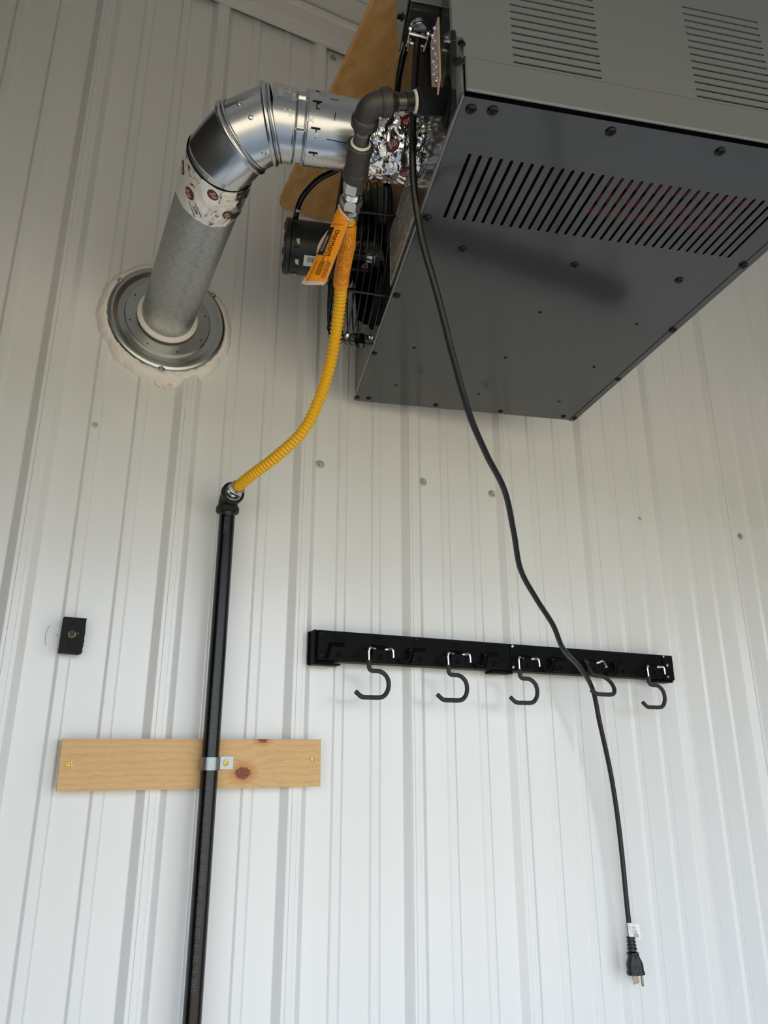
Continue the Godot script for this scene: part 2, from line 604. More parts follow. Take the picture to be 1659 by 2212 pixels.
func build_room() -> void:
	slab("floor", Vector3(ROOM_L - 0.15, FLOOR_Y - 0.12, -0.12), Vector3(ROOM_R + 0.15, FLOOR_Y, ROOM_F + 0.15), M.floor)
	slab("ground", Vector3(-40, FLOOR_Y - 0.14, ROOM_F + 0.15), Vector3(40, FLOOR_Y - 0.02, 18), M.ground)
	slab("lawn", Vector3(-80, FLOOR_Y - 0.14, 18), Vector3(80, FLOOR_Y - 0.01, 120), M.grass)
	slab("wall_left", Vector3(ROOM_L - 0.12, FLOOR_Y, -0.1), Vector3(ROOM_L, CEIL_Y + 0.1, ROOM_F + 0.12), M.white)
	slab("shade_partition", Vector3(PART_X - 0.1, FLOOR_Y, -0.1), Vector3(PART_X, CEIL_Y + 0.1, PART_Z), M.partition_dark)  # unseen dark partition, added to shade the left of the back wall
	slab("wall_right", Vector3(ROOM_R, FLOOR_Y, -0.1), Vector3(ROOM_R + 0.12, CEIL_Y + 0.1, ROOM_F + 0.12), M.white)
	# the front wall, with the open garage door in it
	var f := MB.new()
	f.box(Vector3((ROOM_L + DOOR_L) / 2.0, (FLOOR_Y + CEIL_Y) / 2.0, ROOM_F + 0.06), Vector3(DOOR_L - ROOM_L, CEIL_Y - FLOOR_Y, 0.12))
	f.box(Vector3((ROOM_R + DOOR_R) / 2.0, (FLOOR_Y + CEIL_Y) / 2.0, ROOM_F + 0.06), Vector3(ROOM_R - DOOR_R, CEIL_Y - FLOOR_Y, 0.12))
	f.box(Vector3((DOOR_L + DOOR_R) / 2.0, (DOOR_T + CEIL_Y) / 2.0, ROOM_F + 0.06), Vector3(DOOR_R - DOOR_L, CEIL_Y - DOOR_T, 0.12))
	structure(part("wall_front", f, M.white))
	# ceiling: a slab and, under it near the wall, ribbed steel panels whose ribs run along the wall
	var c := slab("ceiling", Vector3(ROOM_L - 0.12, CEIL_Y + 0.02, -0.1), Vector3(ROOM_R + 0.12, CEIL_Y + 0.14, ROOM_F + 0.12), M.wall)
	for s in 5:
		var b := MB.new()
		var z0 := 0.016 + s * 0.9144
		if z0 > ROOM_F:
			break
		var prof := [Vector2(z0, 0)]
		for k in 4:
			add_rib(prof, z0 + 0.12 + RIB * k)
			if k < 3:
				add_minor(prof, z0 + 0.12 + RIB * k + 0.0782)
				add_minor(prof, z0 + 0.12 + RIB * k + 0.1504)
		prof.append(Vector2(minf(z0 + 0.9144, ROOM_F), 0))
		for i in prof.size() - 1:
			var p: Vector2 = prof[i]
			var q: Vector2 = prof[i + 1]
			if q.x > ROOM_F:
				break
			b.quad(Vector3(ROOM_L, CEIL_Y + 0.015 - p.y, p.x), Vector3(ROOM_R, CEIL_Y + 0.015 - p.y, p.x), Vector3(ROOM_R, CEIL_Y + 0.015 - q.y, q.x), Vector3(ROOM_L, CEIL_Y + 0.015 - q.y, q.x), Vector3.DOWN)
		part("ceiling_panel", b, M.wall, c)
	# the channel trim where the wall meets the ceiling
	var t := MB.new()
	var tp := [Vector2(0.0130, 1.5800), Vector2(0.0185, 1.5800), Vector2(0.0195, 1.5812), Vector2(0.0195, 1.5965), Vector2(0.0205, 1.5985), Vector2(0.0235, 1.5990), Vector2(0.0245, 1.6005), Vector2(0.0275, 1.6010), Vector2(0.0285, 1.6035), Vector2(0.060, 1.6060), Vector2(0.062, 1.6120), Vector2(0.062, 1.6250)]
	for i in tp.size() - 1:
		var p: Vector2 = tp[i]
		var q: Vector2 = tp[i + 1]
		t.quad(Vector3(ROOM_L, p.y, p.x), Vector3(ROOM_R, p.y, p.x), Vector3(ROOM_R, q.y, q.x), Vector3(ROOM_L, q.y, q.x), Vector3(0, -0.6, 1))
		t.quad(Vector3(ROOM_L, p.y + 0.001, p.x - 0.001), Vector3(ROOM_R, p.y + 0.001, p.x - 0.001), Vector3(ROOM_R, q.y + 0.001, q.x - 0.001), Vector3(ROOM_L, q.y + 0.001, q.x - 0.001), Vector3(0, 0.6, -1))
	structure(part("trim_1", t, M.wall))

func add_rib(prof: Array, c: float, lift := 0.0) -> void:
	for p in [[-0.0240, 0.0], [-0.0228, 0.0004], [-0.0217, 0.0014], [-0.0122, 0.0113], [-0.0113, 0.0121], [-0.0102, 0.0124], [-0.0056, 0.0124], [-0.0046, 0.0134], [0.0046, 0.0134], [0.0056, 0.0124], [0.0102, 0.0124], [0.0113, 0.0121], [0.0122, 0.0113], [0.0217, 0.0014], [0.0228, 0.0004], [0.0240, 0.0]]:
		prof.append(Vector2(c + p[0], p[1] + lift))

func add_minor(prof: Array, c: float) -> void:
	for p in [[-0.0120, 0.0], [-0.0105, 0.0005], [-0.0075, 0.0030], [-0.0060, 0.0036], [0.0060, 0.0036], [0.0075, 0.0030], [0.0105, 0.0005], [0.0120, 0.0]]:
		prof.append(Vector2(c + p[0], p[1]))

func rib_x(n: int) -> float:
	return n * RIB - 0.0228

func build_wall() -> void:
	var w := slab("wall_back", Vector3(ROOM_L - 0.12, FLOOR_Y, -0.12), Vector3(ROOM_R + 0.12, CEIL_Y + 0.1, -0.004), M.white)
	for i in range(-3, 6):
		var n0 := 4 * i - 1
		var b := MB.new()
		var prof := [Vector2(rib_x(n0) - 0.0105, 0.0130)]
		for p in [[-0.0102, 0.0134], [-0.0056, 0.0134], [-0.0046, 0.0144], [0.0046, 0.0144], [0.0056, 0.0134], [0.0102, 0.0134], [0.0113, 0.0130], [0.0122, 0.0122], [0.0219, 0.0018], [0.0230, 0.0005], [0.0244, 0.0]]:
			prof.append(Vector2(rib_x(n0) + p[0], p[1]))
		for k in 4:
			add_minor(prof, rib_x(n0 + k) + 0.0782)
			add_minor(prof, rib_x(n0 + k) + 0.1504)
			if k < 3:
				add_rib(prof, rib_x(n0 + k + 1))
		for p in [[-0.0240, 0.0], [-0.0228, 0.0004], [-0.0217, 0.0014], [-0.0122, 0.0113], [-0.0113, 0.0121], [-0.0102, 0.0124], [0.0102, 0.0124]]:
			prof.append(Vector2(rib_x(n0 + 4) + p[0], p[1]))
		for j in prof.size() - 1:
			var p: Vector2 = prof[j]
			var q: Vector2 = prof[j + 1]
			if q.x < ROOM_L or p.x > ROOM_R:
				continue
			b.quad(Vector3(p.x, FLOOR_Y, p.y), Vector3(q.x, FLOOR_Y, q.y), Vector3(q.x, CEIL_Y, q.y), Vector3(p.x, CEIL_Y, p.y), Vector3(0, 0, 1))
		if b.v.size() > 0:
			part("wall_panel", b, M.wall, w)
	# the sheet screws along the girt, and one under the ceiling
	var sm := MB.new()
	sm.lathe(Vector3.ZERO, Vector3.BACK, [Vector2(0, 0.0088), Vector2(0.0014, 0.0084), Vector2(0.0020, 0.0066)], 20)
	sm.lathe(Vector3.ZERO, Vector3.BACK, [Vector2(0.0016, 0.0048), Vector2(0.0062, 0.0046), Vector2(0.0066, 0.0030), Vector2(0.0060, 0.0)], 6, true)
	var mesh := sm.mesh()
	for x in [0.0561, 0.4655, 0.6907, 0.8588, 1.2727, 1.6138]:
		copy_at(mesh, "screw", M.wallscrew, w, Transform3D(Basis(), Vector3(x, 0.534, 0.0)))
	copy_at(mesh, "screw", M.wallscrew, w, Transform3D(Basis(), Vector3(0.4687, 1.5706, 0.0)))

# ---------------------------------------------------------------- heater. hl(u, v, w): u along its air flow, v up, w away from the camera
func hl(u: float, v: float, w: float) -> Vector3:
	return Vector3(u - 0.44, v - 0.665, 0.942 - w)

func hworld(u: float, v: float, w: float) -> Vector3:
	var ux := Vector3(cos(YAW), 0, sin(YAW))
	var wx := Vector3(sin(YAW), 0, -cos(YAW))
	return Vector3(0.00534, 0, 1.2548) + ux * u + Vector3.UP * v + wx * w

# a slotted plate: slots run along ey between s0 and s1 at each x in xs
func slotted(mb: MB, o: Vector3, ex: Vector3, ey: Vector3, nrm: Vector3, x0: float, x1: float, y0: float, y1: float, xs: Array, s0: float, s1: float, wid: float) -> void:
	var q := func(a: float, b: float, c: float, d: float) -> void:
		mb.quad(o + ex * a + ey * c, o + ex * b + ey * c, o + ex * b + ey * d, o + ex * a + ey * d, nrm)
	q.call(x0, x1, y0, s0)
	q.call(x0, x1, s1, y1)
	var at := x0
	for x in xs:
		var a: float = x - wid / 2.0
		var b: float = x + wid / 2.0
		q.call(at, a, s0, s1)
		at = b
		for e in [[s0, 1.0], [s1, -1.0]]:
			for sd in [[a, 1.0], [b, -1.0]]:
				var corner := Vector2(sd[0], e[0])
				var ctr := corner + Vector2(sd[1], e[1]) * wid / 2.0
				var prev := corner + Vector2(0, e[1] * wid / 2.0)
				for k in range(1, 5):
					var an := PI / 2.0 * k / 4.0
					var cur := ctr + Vector2(-sd[1] * cos(an), -e[1] * sin(an)) * wid / 2.0
					mb.flat(o + ex * corner.x + ey * corner.y, o + ex * prev.x + ey * prev.y, o + ex * cur.x + ey * cur.y, nrm)
					prev = cur
		var dn := -nrm * 0.0014
		for sd in [[a, 1.0], [b, -1.0]]:
			mb.quad(o + ex * sd[0] + ey * s0, o + ex * sd[0] + ey * s1, o + ex * sd[0] + ey * s1 + dn, o + ex * sd[0] + ey * s0 + dn, ex * sd[1])
	q.call(at, x1, s0, s1)

func build_heater() -> void:
	var h := thing("gas_heater", "large dark grey unit heater with louvred side and slotted bottom, hung high on the wall", "heater", Vector3.ZERO, Basis(Vector3.UP, -YAW))
	h.position = hworld(0.44, 0.665, 0.942)
	var EX := Vector3.RIGHT
	var EW := Vector3(0, 0, -1)
	var DN := Vector3.DOWN
	var TOP := 1.03
	# bottom
	var b := MB.new()
	var xs := []
	for k in 33:
		xs.append(0.2344 + 0.0129 * k - 0.44)
	var seam0 := 0.6850
	slotted(b, Vector3(0, 0, 0.942), EX, EW, DN, 0.2045 - 0.44, 0.6545 - 0.44, 0.5797, 1.3041, xs, 0.6545, 0.7645, 0.0042)
	b.quad(hl(0.6545, 0.665, 0.5797), hl(seam0, 0.665, 0.5797), hl(0.6560, 0.665, 1.3041), hl(0.6545, 0.665, 1.3041), DN)
	part("bottom_panel", b, M.heater, h, true)
	var lip := MB.new()
	var lo := [hl(seam0 + 0.0010, 0.6642, 0.5760), hl(0.6975, 0.6642, 0.5760), hl(0.6690, 0.6642, 1.3060), hl(0.6572, 0.6642, 1.3060)]
	lip.quad(lo[0], lo[1], lo[2], lo[3], DN)
	for k in 4:
		var p: Vector3 = lo[k]
		var q: Vector3 = lo[(k + 1) % 4]
		var e := (q - p).cross(Vector3.UP)
		lip.quad(p, q, q + Vector3.UP * (0.004 if k != 1 else TOP - 0.6642), p + Vector3.UP * (0.004 if k != 1 else TOP - 0.6642), e if e.dot((p + q) / 2.0 - (lo[0] + lo[2]) / 2.0) > 0 else -e)
	part("front_frame", lip, M.heater, h, true)
	# shell: far side, top, interior, burners
	var sh := MB.new()
	sh.quad(hl(0.2045, 0.665, 1.3041), hl(0.668, 0.665, 1.3041), hl(0.668, TOP, 1.3041), hl(0.2045, TOP, 1.3041), EW)
	sh.quad(hl(0.2045, TOP, 0.5797), hl(0.69, TOP, 0.5797), hl(0.668, TOP, 1.3041), hl(0.2045, TOP, 1.3041), Vector3.UP)
	part("casing", sh, M.heater, h, true)
	var li := MB.new()
	li.box(hl(0.445, 0.850, 0.940), Vector3(0.46, 0.24, 0.69))
	part("inner_baffle", li, M.blackmatt, h, true)
	for k in 3:
		var bt := MB.new()
		bt.lathe(hl(0.43, 0.705, 0.700 + 0.028 * k), EX, [Vector2(0, 0), Vector2(0, 0.009), Vector2(0.22, 0.009), Vector2(0.22, 0)], 12)
		part("burner_tube", bt, M.burner, h, true)
	# side that faces the room: lower strip, louvred access door, upper edge
	var st := MB.new()
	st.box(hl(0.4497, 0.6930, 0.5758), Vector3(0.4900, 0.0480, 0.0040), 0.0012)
	part("lower_strip", st, M.heater_lit, h, true)
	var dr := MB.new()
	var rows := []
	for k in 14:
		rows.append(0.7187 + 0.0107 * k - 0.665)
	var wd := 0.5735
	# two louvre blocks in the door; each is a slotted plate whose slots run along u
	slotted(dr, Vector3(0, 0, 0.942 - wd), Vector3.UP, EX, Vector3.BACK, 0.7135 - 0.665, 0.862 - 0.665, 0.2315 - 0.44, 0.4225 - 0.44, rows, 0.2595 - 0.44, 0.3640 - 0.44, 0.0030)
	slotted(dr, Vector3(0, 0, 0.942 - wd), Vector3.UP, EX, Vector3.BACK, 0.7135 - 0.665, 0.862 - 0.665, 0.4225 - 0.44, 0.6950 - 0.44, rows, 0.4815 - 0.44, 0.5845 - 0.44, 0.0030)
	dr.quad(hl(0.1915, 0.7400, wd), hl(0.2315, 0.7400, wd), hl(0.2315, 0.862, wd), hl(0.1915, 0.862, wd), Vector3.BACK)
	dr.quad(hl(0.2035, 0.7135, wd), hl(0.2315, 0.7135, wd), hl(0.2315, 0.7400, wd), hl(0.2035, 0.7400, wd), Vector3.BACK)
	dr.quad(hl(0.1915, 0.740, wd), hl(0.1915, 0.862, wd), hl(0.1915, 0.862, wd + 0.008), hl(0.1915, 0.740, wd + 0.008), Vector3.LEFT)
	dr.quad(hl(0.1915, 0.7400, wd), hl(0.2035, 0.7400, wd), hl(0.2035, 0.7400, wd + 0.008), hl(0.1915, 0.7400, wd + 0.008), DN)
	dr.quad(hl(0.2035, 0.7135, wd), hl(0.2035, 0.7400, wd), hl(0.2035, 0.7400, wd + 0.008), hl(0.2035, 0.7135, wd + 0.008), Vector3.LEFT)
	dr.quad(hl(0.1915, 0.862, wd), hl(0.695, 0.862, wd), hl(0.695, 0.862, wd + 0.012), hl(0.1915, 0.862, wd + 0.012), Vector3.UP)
	part("access_door", dr, M.heater_lit, h, true)
	var bk := MB.new()
	bk.quad(hl(0.225, 0.705, 0.5830), hl(0.69, 0.705, 0.5830), hl(0.69, 0.87, 0.5830), hl(0.225, 0.87, 0.5830), Vector3.BACK)
	part("door_liner", bk, M.blackmatt, h, true)
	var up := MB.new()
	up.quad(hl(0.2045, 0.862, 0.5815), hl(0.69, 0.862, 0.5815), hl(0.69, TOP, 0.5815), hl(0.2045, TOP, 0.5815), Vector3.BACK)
	part("upper_side", up, M.heater_lit, h, true)
	# hinge of the door, and its tab
	var hg := MB.new()
	hg.lathe(hl(0.1905, 0.7020, 0.5690), Vector3.UP, [Vector2(0, 0), Vector2(0, 0.0030), Vector2(0.0215, 0.0030), Vector2(0.0220, 0.0034), Vector2(0.0365, 0.0034), Vector2(0.0370, 0.0)], 12)
	hg.box(hl(0.1955, 0.7020, 0.5720), Vector3(0.014, 0.010, 0.0015), 0.0004, Basis(Vector3.BACK, 0.6))
	part("hinge", hg, M.black, h, true)
	# left face: a plate with the round fan opening
	var lf := MB.new()
	var fc := Vector2(0.818, 1.06)           # fan centre (v, w)
	var FR := 0.122
	var uf := 0.2045
	for k in 48:
		var q := []
		for kk in [k, k + 1]:
			var a: float = TAU * kk / 48.0
			var dd := Vector2(sin(a), cos(a))
			var tv := 9.0
			if dd.x > 1e-6: tv = minf(tv, (TOP - fc.x) / dd.x)
			if dd.x < -1e-6: tv = minf(tv, (0.665 - fc.x) / dd.x)
			if dd.y > 1e-6: tv = minf(tv, (1.3041 - fc.y) / dd.y)
			if dd.y < -1e-6: tv = minf(tv, (0.5797 - fc.y) / dd.y)
			q.append([fc + dd * FR, fc + dd * tv])
		var A: Vector2 = q[0][0]
		var B: Vector2 = q[1][0]
		var C: Vector2 = q[1][1]
		var D: Vector2 = q[0][1]
		lf.quad(hl(uf, A.x, A.y), hl(uf, B.x, B.y), hl(uf, C.x, C.y), hl(uf, D.x, D.y), Vector3.LEFT)
		# a rolled lip into the opening
		lf.quad(hl(uf, A.x, A.y), hl(uf, B.x, B.y), hl(uf + 0.03, B.x, B.y), hl(uf + 0.03, A.x, A.y), hl(uf, fc.x, fc.y) - hl(uf, (A.x + B.x) / 2, (A.y + B.y) / 2))
	for cc in [Vector2(0.665, 0.5797), Vector2(TOP, 0.5797), Vector2(0.665, 1.3041), Vector2(TOP, 1.3041)]:
		var ang := atan2(cc.x - fc.x, cc.y - fc.y)
		var k := floori(fposmod(ang, TAU) / TAU * 48.0)
		var pts2 := []
		for kk in [k, k + 1]:
			var a: float = TAU * kk / 48.0
			var dd := Vector2(sin(a), cos(a))
			var tv := 9.0
			if dd.x > 1e-6: tv = minf(tv, (TOP - fc.x) / dd.x)
			if dd.x < -1e-6: tv = minf(tv, (0.665 - fc.x) / dd.x)
			if dd.y > 1e-6: tv = minf(tv, (1.3041 - fc.y) / dd.y)
			if dd.y < -1e-6: tv = minf(tv, (0.5797 - fc.y) / dd.y)
			pts2.append(fc + dd * tv)
		lf.flat(hl(uf, pts2[0].x, pts2[0].y), hl(uf, cc.x, cc.y), hl(uf, pts2[1].x, pts2[1].y), Vector3.LEFT)
	part("back_panel", lf, M.heater, h, true)
	# folded flanges round the left face
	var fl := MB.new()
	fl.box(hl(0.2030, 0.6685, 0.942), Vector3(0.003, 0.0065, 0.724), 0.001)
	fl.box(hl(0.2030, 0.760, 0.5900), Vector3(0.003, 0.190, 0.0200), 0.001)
	part("back_flange", fl, M.heater_lit, h, true)
	# a row of thin black slats beside the fan
	for k in 7:
		var g := MB.new()
		g.box(hl(0.2035, 0.873, 0.716 + 0.0085 * k), Vector3(0.003, 0.105, 0.0035), 0.001)
		part("dark_slat", g, M.black, h, true)
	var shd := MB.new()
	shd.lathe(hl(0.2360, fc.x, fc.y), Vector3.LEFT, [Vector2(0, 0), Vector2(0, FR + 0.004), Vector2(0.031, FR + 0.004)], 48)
	part("fan_shroud", shd, M.heater_lit, h, true)
	# screws under the bottom
	var big := pan_screw(0.0062, 0.0036)
	var small := pan_screw(0.0030, 0.0016)
	for q in [[0.2158, 0.5944], [0.2395, 0.5915], [0.3788, 0.5924], [0.5168, 0.5941], [0.2125, 0.7691], [0.2758, 0.8198], [0.4426, 0.8216], [0.6093, 0.8247], [0.2100, 0.9444], [0.2084, 1.1186], [0.2065, 1.2889], [0.2292, 1.2882], [0.3661, 1.2919], [0.5025, 1.2925], [0.6382, 1.2898], [0.6635, 1.2915], [0.6791, 0.7744], [0.6753, 0.9475], [0.6701, 1.1202], [0.655, 0.5950]]:
		var on_lip: bool = q[0] > 0.66
		var rr := 0.82 if q[1] > 1.1 else 1.0
		copy_at(big, "screw", M.screw, h, Transform3D(MB.frame(DN).rotated(Vector3.UP, q[0] * 37.0).scaled(Vector3.ONE * rr), hl(q[0], 0.6642 if on_lip else 0.665, q[1])))
	for q in [[0.4417, 0.9436], [0.6086, 0.944], [0.272, 1.0871], [0.4378, 1.0874], [0.6054, 1.0873], [0.2703, 1.2256], [0.4353, 1.2293], [0.6016, 1.2284]]:
		copy_at(small, "screw", M.screw, h, Transform3D(MB.frame(DN), hl(q[0], 0.665, q[1])))
	copy_at(pan_screw(0.0045, 0.0026), "screw", M.screw, h, Transform3D(MB.frame(Vector3.BACK), hl(0.2010, 0.7305, wd)))
	build_fan(h, fc)
	build_heater_box(h)
	# rating plate with rows of fine print
	var rp := MB.new()
	rp.box(hl(0.2036, 0.7405, 0.876), Vector3(0.0012, 0.0990, 0.168), 0.0003)
	var plate := part("rating_plate", rp, M.label, h, true)
	var pr := MB.new()
	var rng := RandomNumberGenerator.new()
	rng.seed = 5
	for row in 26:
		var v := 0.6950 + 0.0035 * row
		var w := 0.796
		while w < 0.950:
			var L := rng.randf_range(0.004, 0.022)
			if rng.randf() < 0.86:
				pr.quad(hl(0.20285, v, w), hl(0.20285, v, minf(w + L, 0.955)), hl(0.20285, v + 0.0017, minf(w + L, 0.955)), hl(0.20285, v + 0.0017, w), Vector3.LEFT)
			w += L + 0.0016
	part("fine_print", pr, M.ink, plate, true)
	# gas valve outlet: a black hexagon that comes out of an oval opening
	var ov := MB.new()
	for k in 24:
		var a := TAU * k / 24.0
		var a2 := TAU * (k + 1) / 24.0
		ov.flat(hl(0.2033, 0.7265, 0.6455), hl(0.2033, 0.7265 + 0.036 * sin(a), 0.6455 + 0.018 * cos(a)), hl(0.2033, 0.7265 + 0.036 * sin(a2), 0.6455 + 0.018 * cos(a2)), Vector3.LEFT)
	part("valve_opening", ov, M.blackmatt, h, true)
	var hx := MB.new()
	var g0 := hl(0.225, 0.7285, 0.6452)
	var g1 := hl(0.1680, 0.7180, 0.6440)
	var L2 := g0.distance_to(g1)
	hx.lathe(g0, g1 - g0, [Vector2(0, 0.0165), Vector2(L2 - 0.0015, 0.0165), Vector2(L2, 0.0150), Vector2(L2, 0.0)], 6, true, 0.35)
	part("valve_outlet", hx, M.black, h, true)

func build_fan(h: Node3D, fc: Vector2) -> void:
	var ctr := func(u: float) -> Vector3: return hl(u, fc.x, fc.y)
	# guard: rings round the drum, rings on its front, spokes
	var g := Node3D.new()
	g.name = "fan_guard"
	h.add_child(g, true)
	var ring := func(u: float, r: float, wire: float) -> void:
		var m := MB.new()
		var pts := []
		for k in 49:
			var a := TAU * k / 48.0
			pts.append(hl(u, fc.x + r * sin(a), fc.y + r * cos(a)))
		m.tube(pts, wire, 6, false)
		part("ring", m, M.blackgloss, g, true)
	for k in 6:
		ring.call(0.141 + 0.0105 * k, 0.1500 + 0.0006 * k, 0.0013)
	for k in 9:
		ring.call(0.1345 + (0.002 if k == 8 else 0.0), 0.1440 - 0.0115 * k if k < 8 else 0.1485, 0.0013)
	for k in 8:
		var a := TAU * (k + 0.3) / 8.0
		var m := MB.new()
		var pts := []
		for q in [[0.1330, 0.040], [0.1330, 0.143], [0.1375, 0.1505], [0.2035, 0.1545]]:
			pts.append(hl(q[0], fc.x + q[1] * sin(a), fc.y + q[1] * cos(a)))
		m.tube(pts, 0.0019, 6)
		part("spoke", m, M.blackgloss, g, true)
	# lower mount of the guard
	var ft := MB.new()
	ft.lathe(hl(0.178, 0.678, 1.088), Vector3(0, -1, 0), [Vector2(0, 0.0), Vector2(0, 0.0085), Vector2(0.020, 0.0085), Vector2(0.026, 0.005), Vector2(0.026, 0)], 14)
	ft.box(hl(0.176, 0.676, 1.088), Vector3(0.030, 0.007, 0.010), 0.002)
	part("guard_mount", ft, M.blackgloss, h, true)
	var fb := MB.new()
	fb.lathe(hl(0.158, 0.676, 1.088), Vector3.LEFT, [Vector2(0, 0.0045), Vector2(0.006, 0.0045), Vector2(0.007, 0.003), Vector2(0.007, 0)], 6, true)
	part("mount_bolt", fb, M.zinc, h, true)
	fb = MB.new()
	fb.lathe(hl(0.193, 0.676, 1.088), Vector3.RIGHT, [Vector2(0, 0.0045), Vector2(0.006, 0.0045), Vector2(0.006, 0)], 6, true)
	part("mount_bolt", fb, M.zinc, h, true)
	# blades
	for k in 4:
		var a0 := TAU * k / 4.0 + 0.55
		var m := MB.new()
		var f := func(s: float, t: float) -> Vector3:
			var r := lerpf(0.024, 0.114, s)
			var half := lerpf(0.22, 0.52, sqrt(s)) * (1.0 - 0.25 * s * s)
			var a := a0 + (t - 0.5) * 2.0 * half
			var u := 0.186 + (t - 0.5) * 0.050 * (1.0 - 0.35 * s) + 0.006 * sin(t * PI)
			return hl(u, fc.x + r * sin(a), fc.y + r * cos(a))
		m.sheet(f, 10, 10, func(_p): return Vector3.LEFT)
		var m2 := func(s: float, t: float) -> Vector3: return f.call(s, t) + Vector3(0.0014, 0, 0)
		m.sheet(m2, 10, 10, func(_p): return Vector3.RIGHT)
		part("fan_blade", m, M.blackgloss, h, true)
	var hb := MB.new()
	hb.lathe(ctr.call(0.212), Vector3.LEFT, [Vector2(0, 0), Vector2(0, 0.027), Vector2(0.006, 0.027), Vector2(0.008, 0.024), Vector2(0.016, 0.022), Vector2(0.018, 0.0)], 24)
	part("fan_hub", hb, M.blackgloss, h, true)
	var ht := MB.new()
	ht.lathe(ctr.call(0.196), Vector3.LEFT, [Vector2(0, 0.0165), Vector2(0.002, 0.0165), Vector2(0.0028, 0.011), Vector2(0.013, 0.009), Vector2(0.014, 0.006), Vector2(0.020, 0.006)], 16)
	part("hub_nut", ht, M.chrome, h, true)
	var sft := MB.new()
	sft.lathe(ctr.call(0.180), Vector3.LEFT, [Vector2(0, 0.007), Vector2(0.060, 0.007)], 14)
	for k in 3:
		var a := TAU * k / 3.0 + 0.5
		sft.lathe(hl(0.186, fc.x + 0.030 * sin(a), fc.y + 0.030 * cos(a)), Vector3.LEFT, [Vector2(0, 0.0035), Vector2(0.055, 0.0035)], 8)
	part("motor_shaft", sft, M.black, h, true)
	# motor behind the guard
	var mo := MB.new()
	mo.lathe(ctr.call(0.1340), Vector3.LEFT, [Vector2(0, 0), Vector2(0, 0.040), Vector2(0.003, 0.0445), Vector2(0.082, 0.0445), Vector2(0.084, 0.0462), Vector2(0.0905, 0.0462), Vector2(0.0925, 0.043), Vector2(0.0925, 0.0)], 40)
	var motor := part("fan_motor", mo, M.black, h, true)
	for a in [0.4, 1.9, 3.4, 5.0]:
		var ec := MB.new()
		ec.box(hl(0.0420, fc.x + 0.034 * sin(a), fc.y + 0.034 * cos(a)), Vector3(0.004, 0.010, 0.010), 0.001)
		part("end_clip", ec, M.black, motor, true)
	# the cooling windows on the lower front of the motor, with the pale winding inside
	for q in [[0.0605, -1.95, 0.012, 0.011], [0.0600, -1.14, 0.011, 0.010], [0.0605, -2.7, 0.010, 0.010]]:
		var wm := MB.new()
		var wi := MB.new()
		var rad := 0.0449
		var pt := func(du: float, da: float, rr: float) -> Vector3:
			var a: float = q[1] + da
			return hl(q[0] + du, fc.x + rr * sin(a), fc.y + rr * cos(a))
		var nn: Vector3 = pt.call(0, 0, 1.0) - pt.call(0, 0, 0.0)
		var hu: float = q[2] / 2.0
		var ha: float = q[3] / rad
		wm.quad(pt.call(-hu, -ha, rad), pt.call(hu, -ha, rad), pt.call(hu, ha, rad), pt.call(-hu, ha, rad), nn)
		part("motor_window", wm, M.blackmatt, motor, true)
		wi.quad(pt.call(-hu * 0.2, -ha * 0.4, rad + 0.0003), pt.call(hu * 0.9, -ha * 0.45, rad + 0.0003), pt.call(hu * 0.9, ha * 0.5, rad + 0.0003), pt.call(hu * 0.1, ha * 0.25, rad + 0.0003), nn)
		part("winding", wi, M.label, motor, true)
	var lb := MB.new()
	var lbp := func(s: float, t: float) -> Vector3:
		var a := -2.25 + 0.42 * t
		return hl(0.074 + 0.036 * s, fc.x + 0.0450 * sin(a), fc.y + 0.0450 * cos(a))
	lb.sheet(lbp, 2, 4, func(p): return p - ctr.call(0.1))
	part("motor_label", lb, M.inkwhite, motor, true)
	var bars := MB.new()
	for k in 12:
		var u := 0.080 + 0.0013 * k
		var lbq := func(s: float, t: float) -> Vector3:
			var a := -2.20 + 0.2 * t
			return hl(u + (0.0005 if k % 3 else 0.0009) * s, fc.x + 0.0452 * sin(a), fc.y + 0.0452 * cos(a))
		bars.sheet(lbq, 1, 3, func(p): return p - ctr.call(0.1))
	part("barcode", bars, M.ink, motor, true)

func to_heater(p: Vector3) -> Vector3:
	return Transform3D(Basis(Vector3.UP, -YAW), hworld(0.44, 0.665, 0.942)).affine_inverse() * p

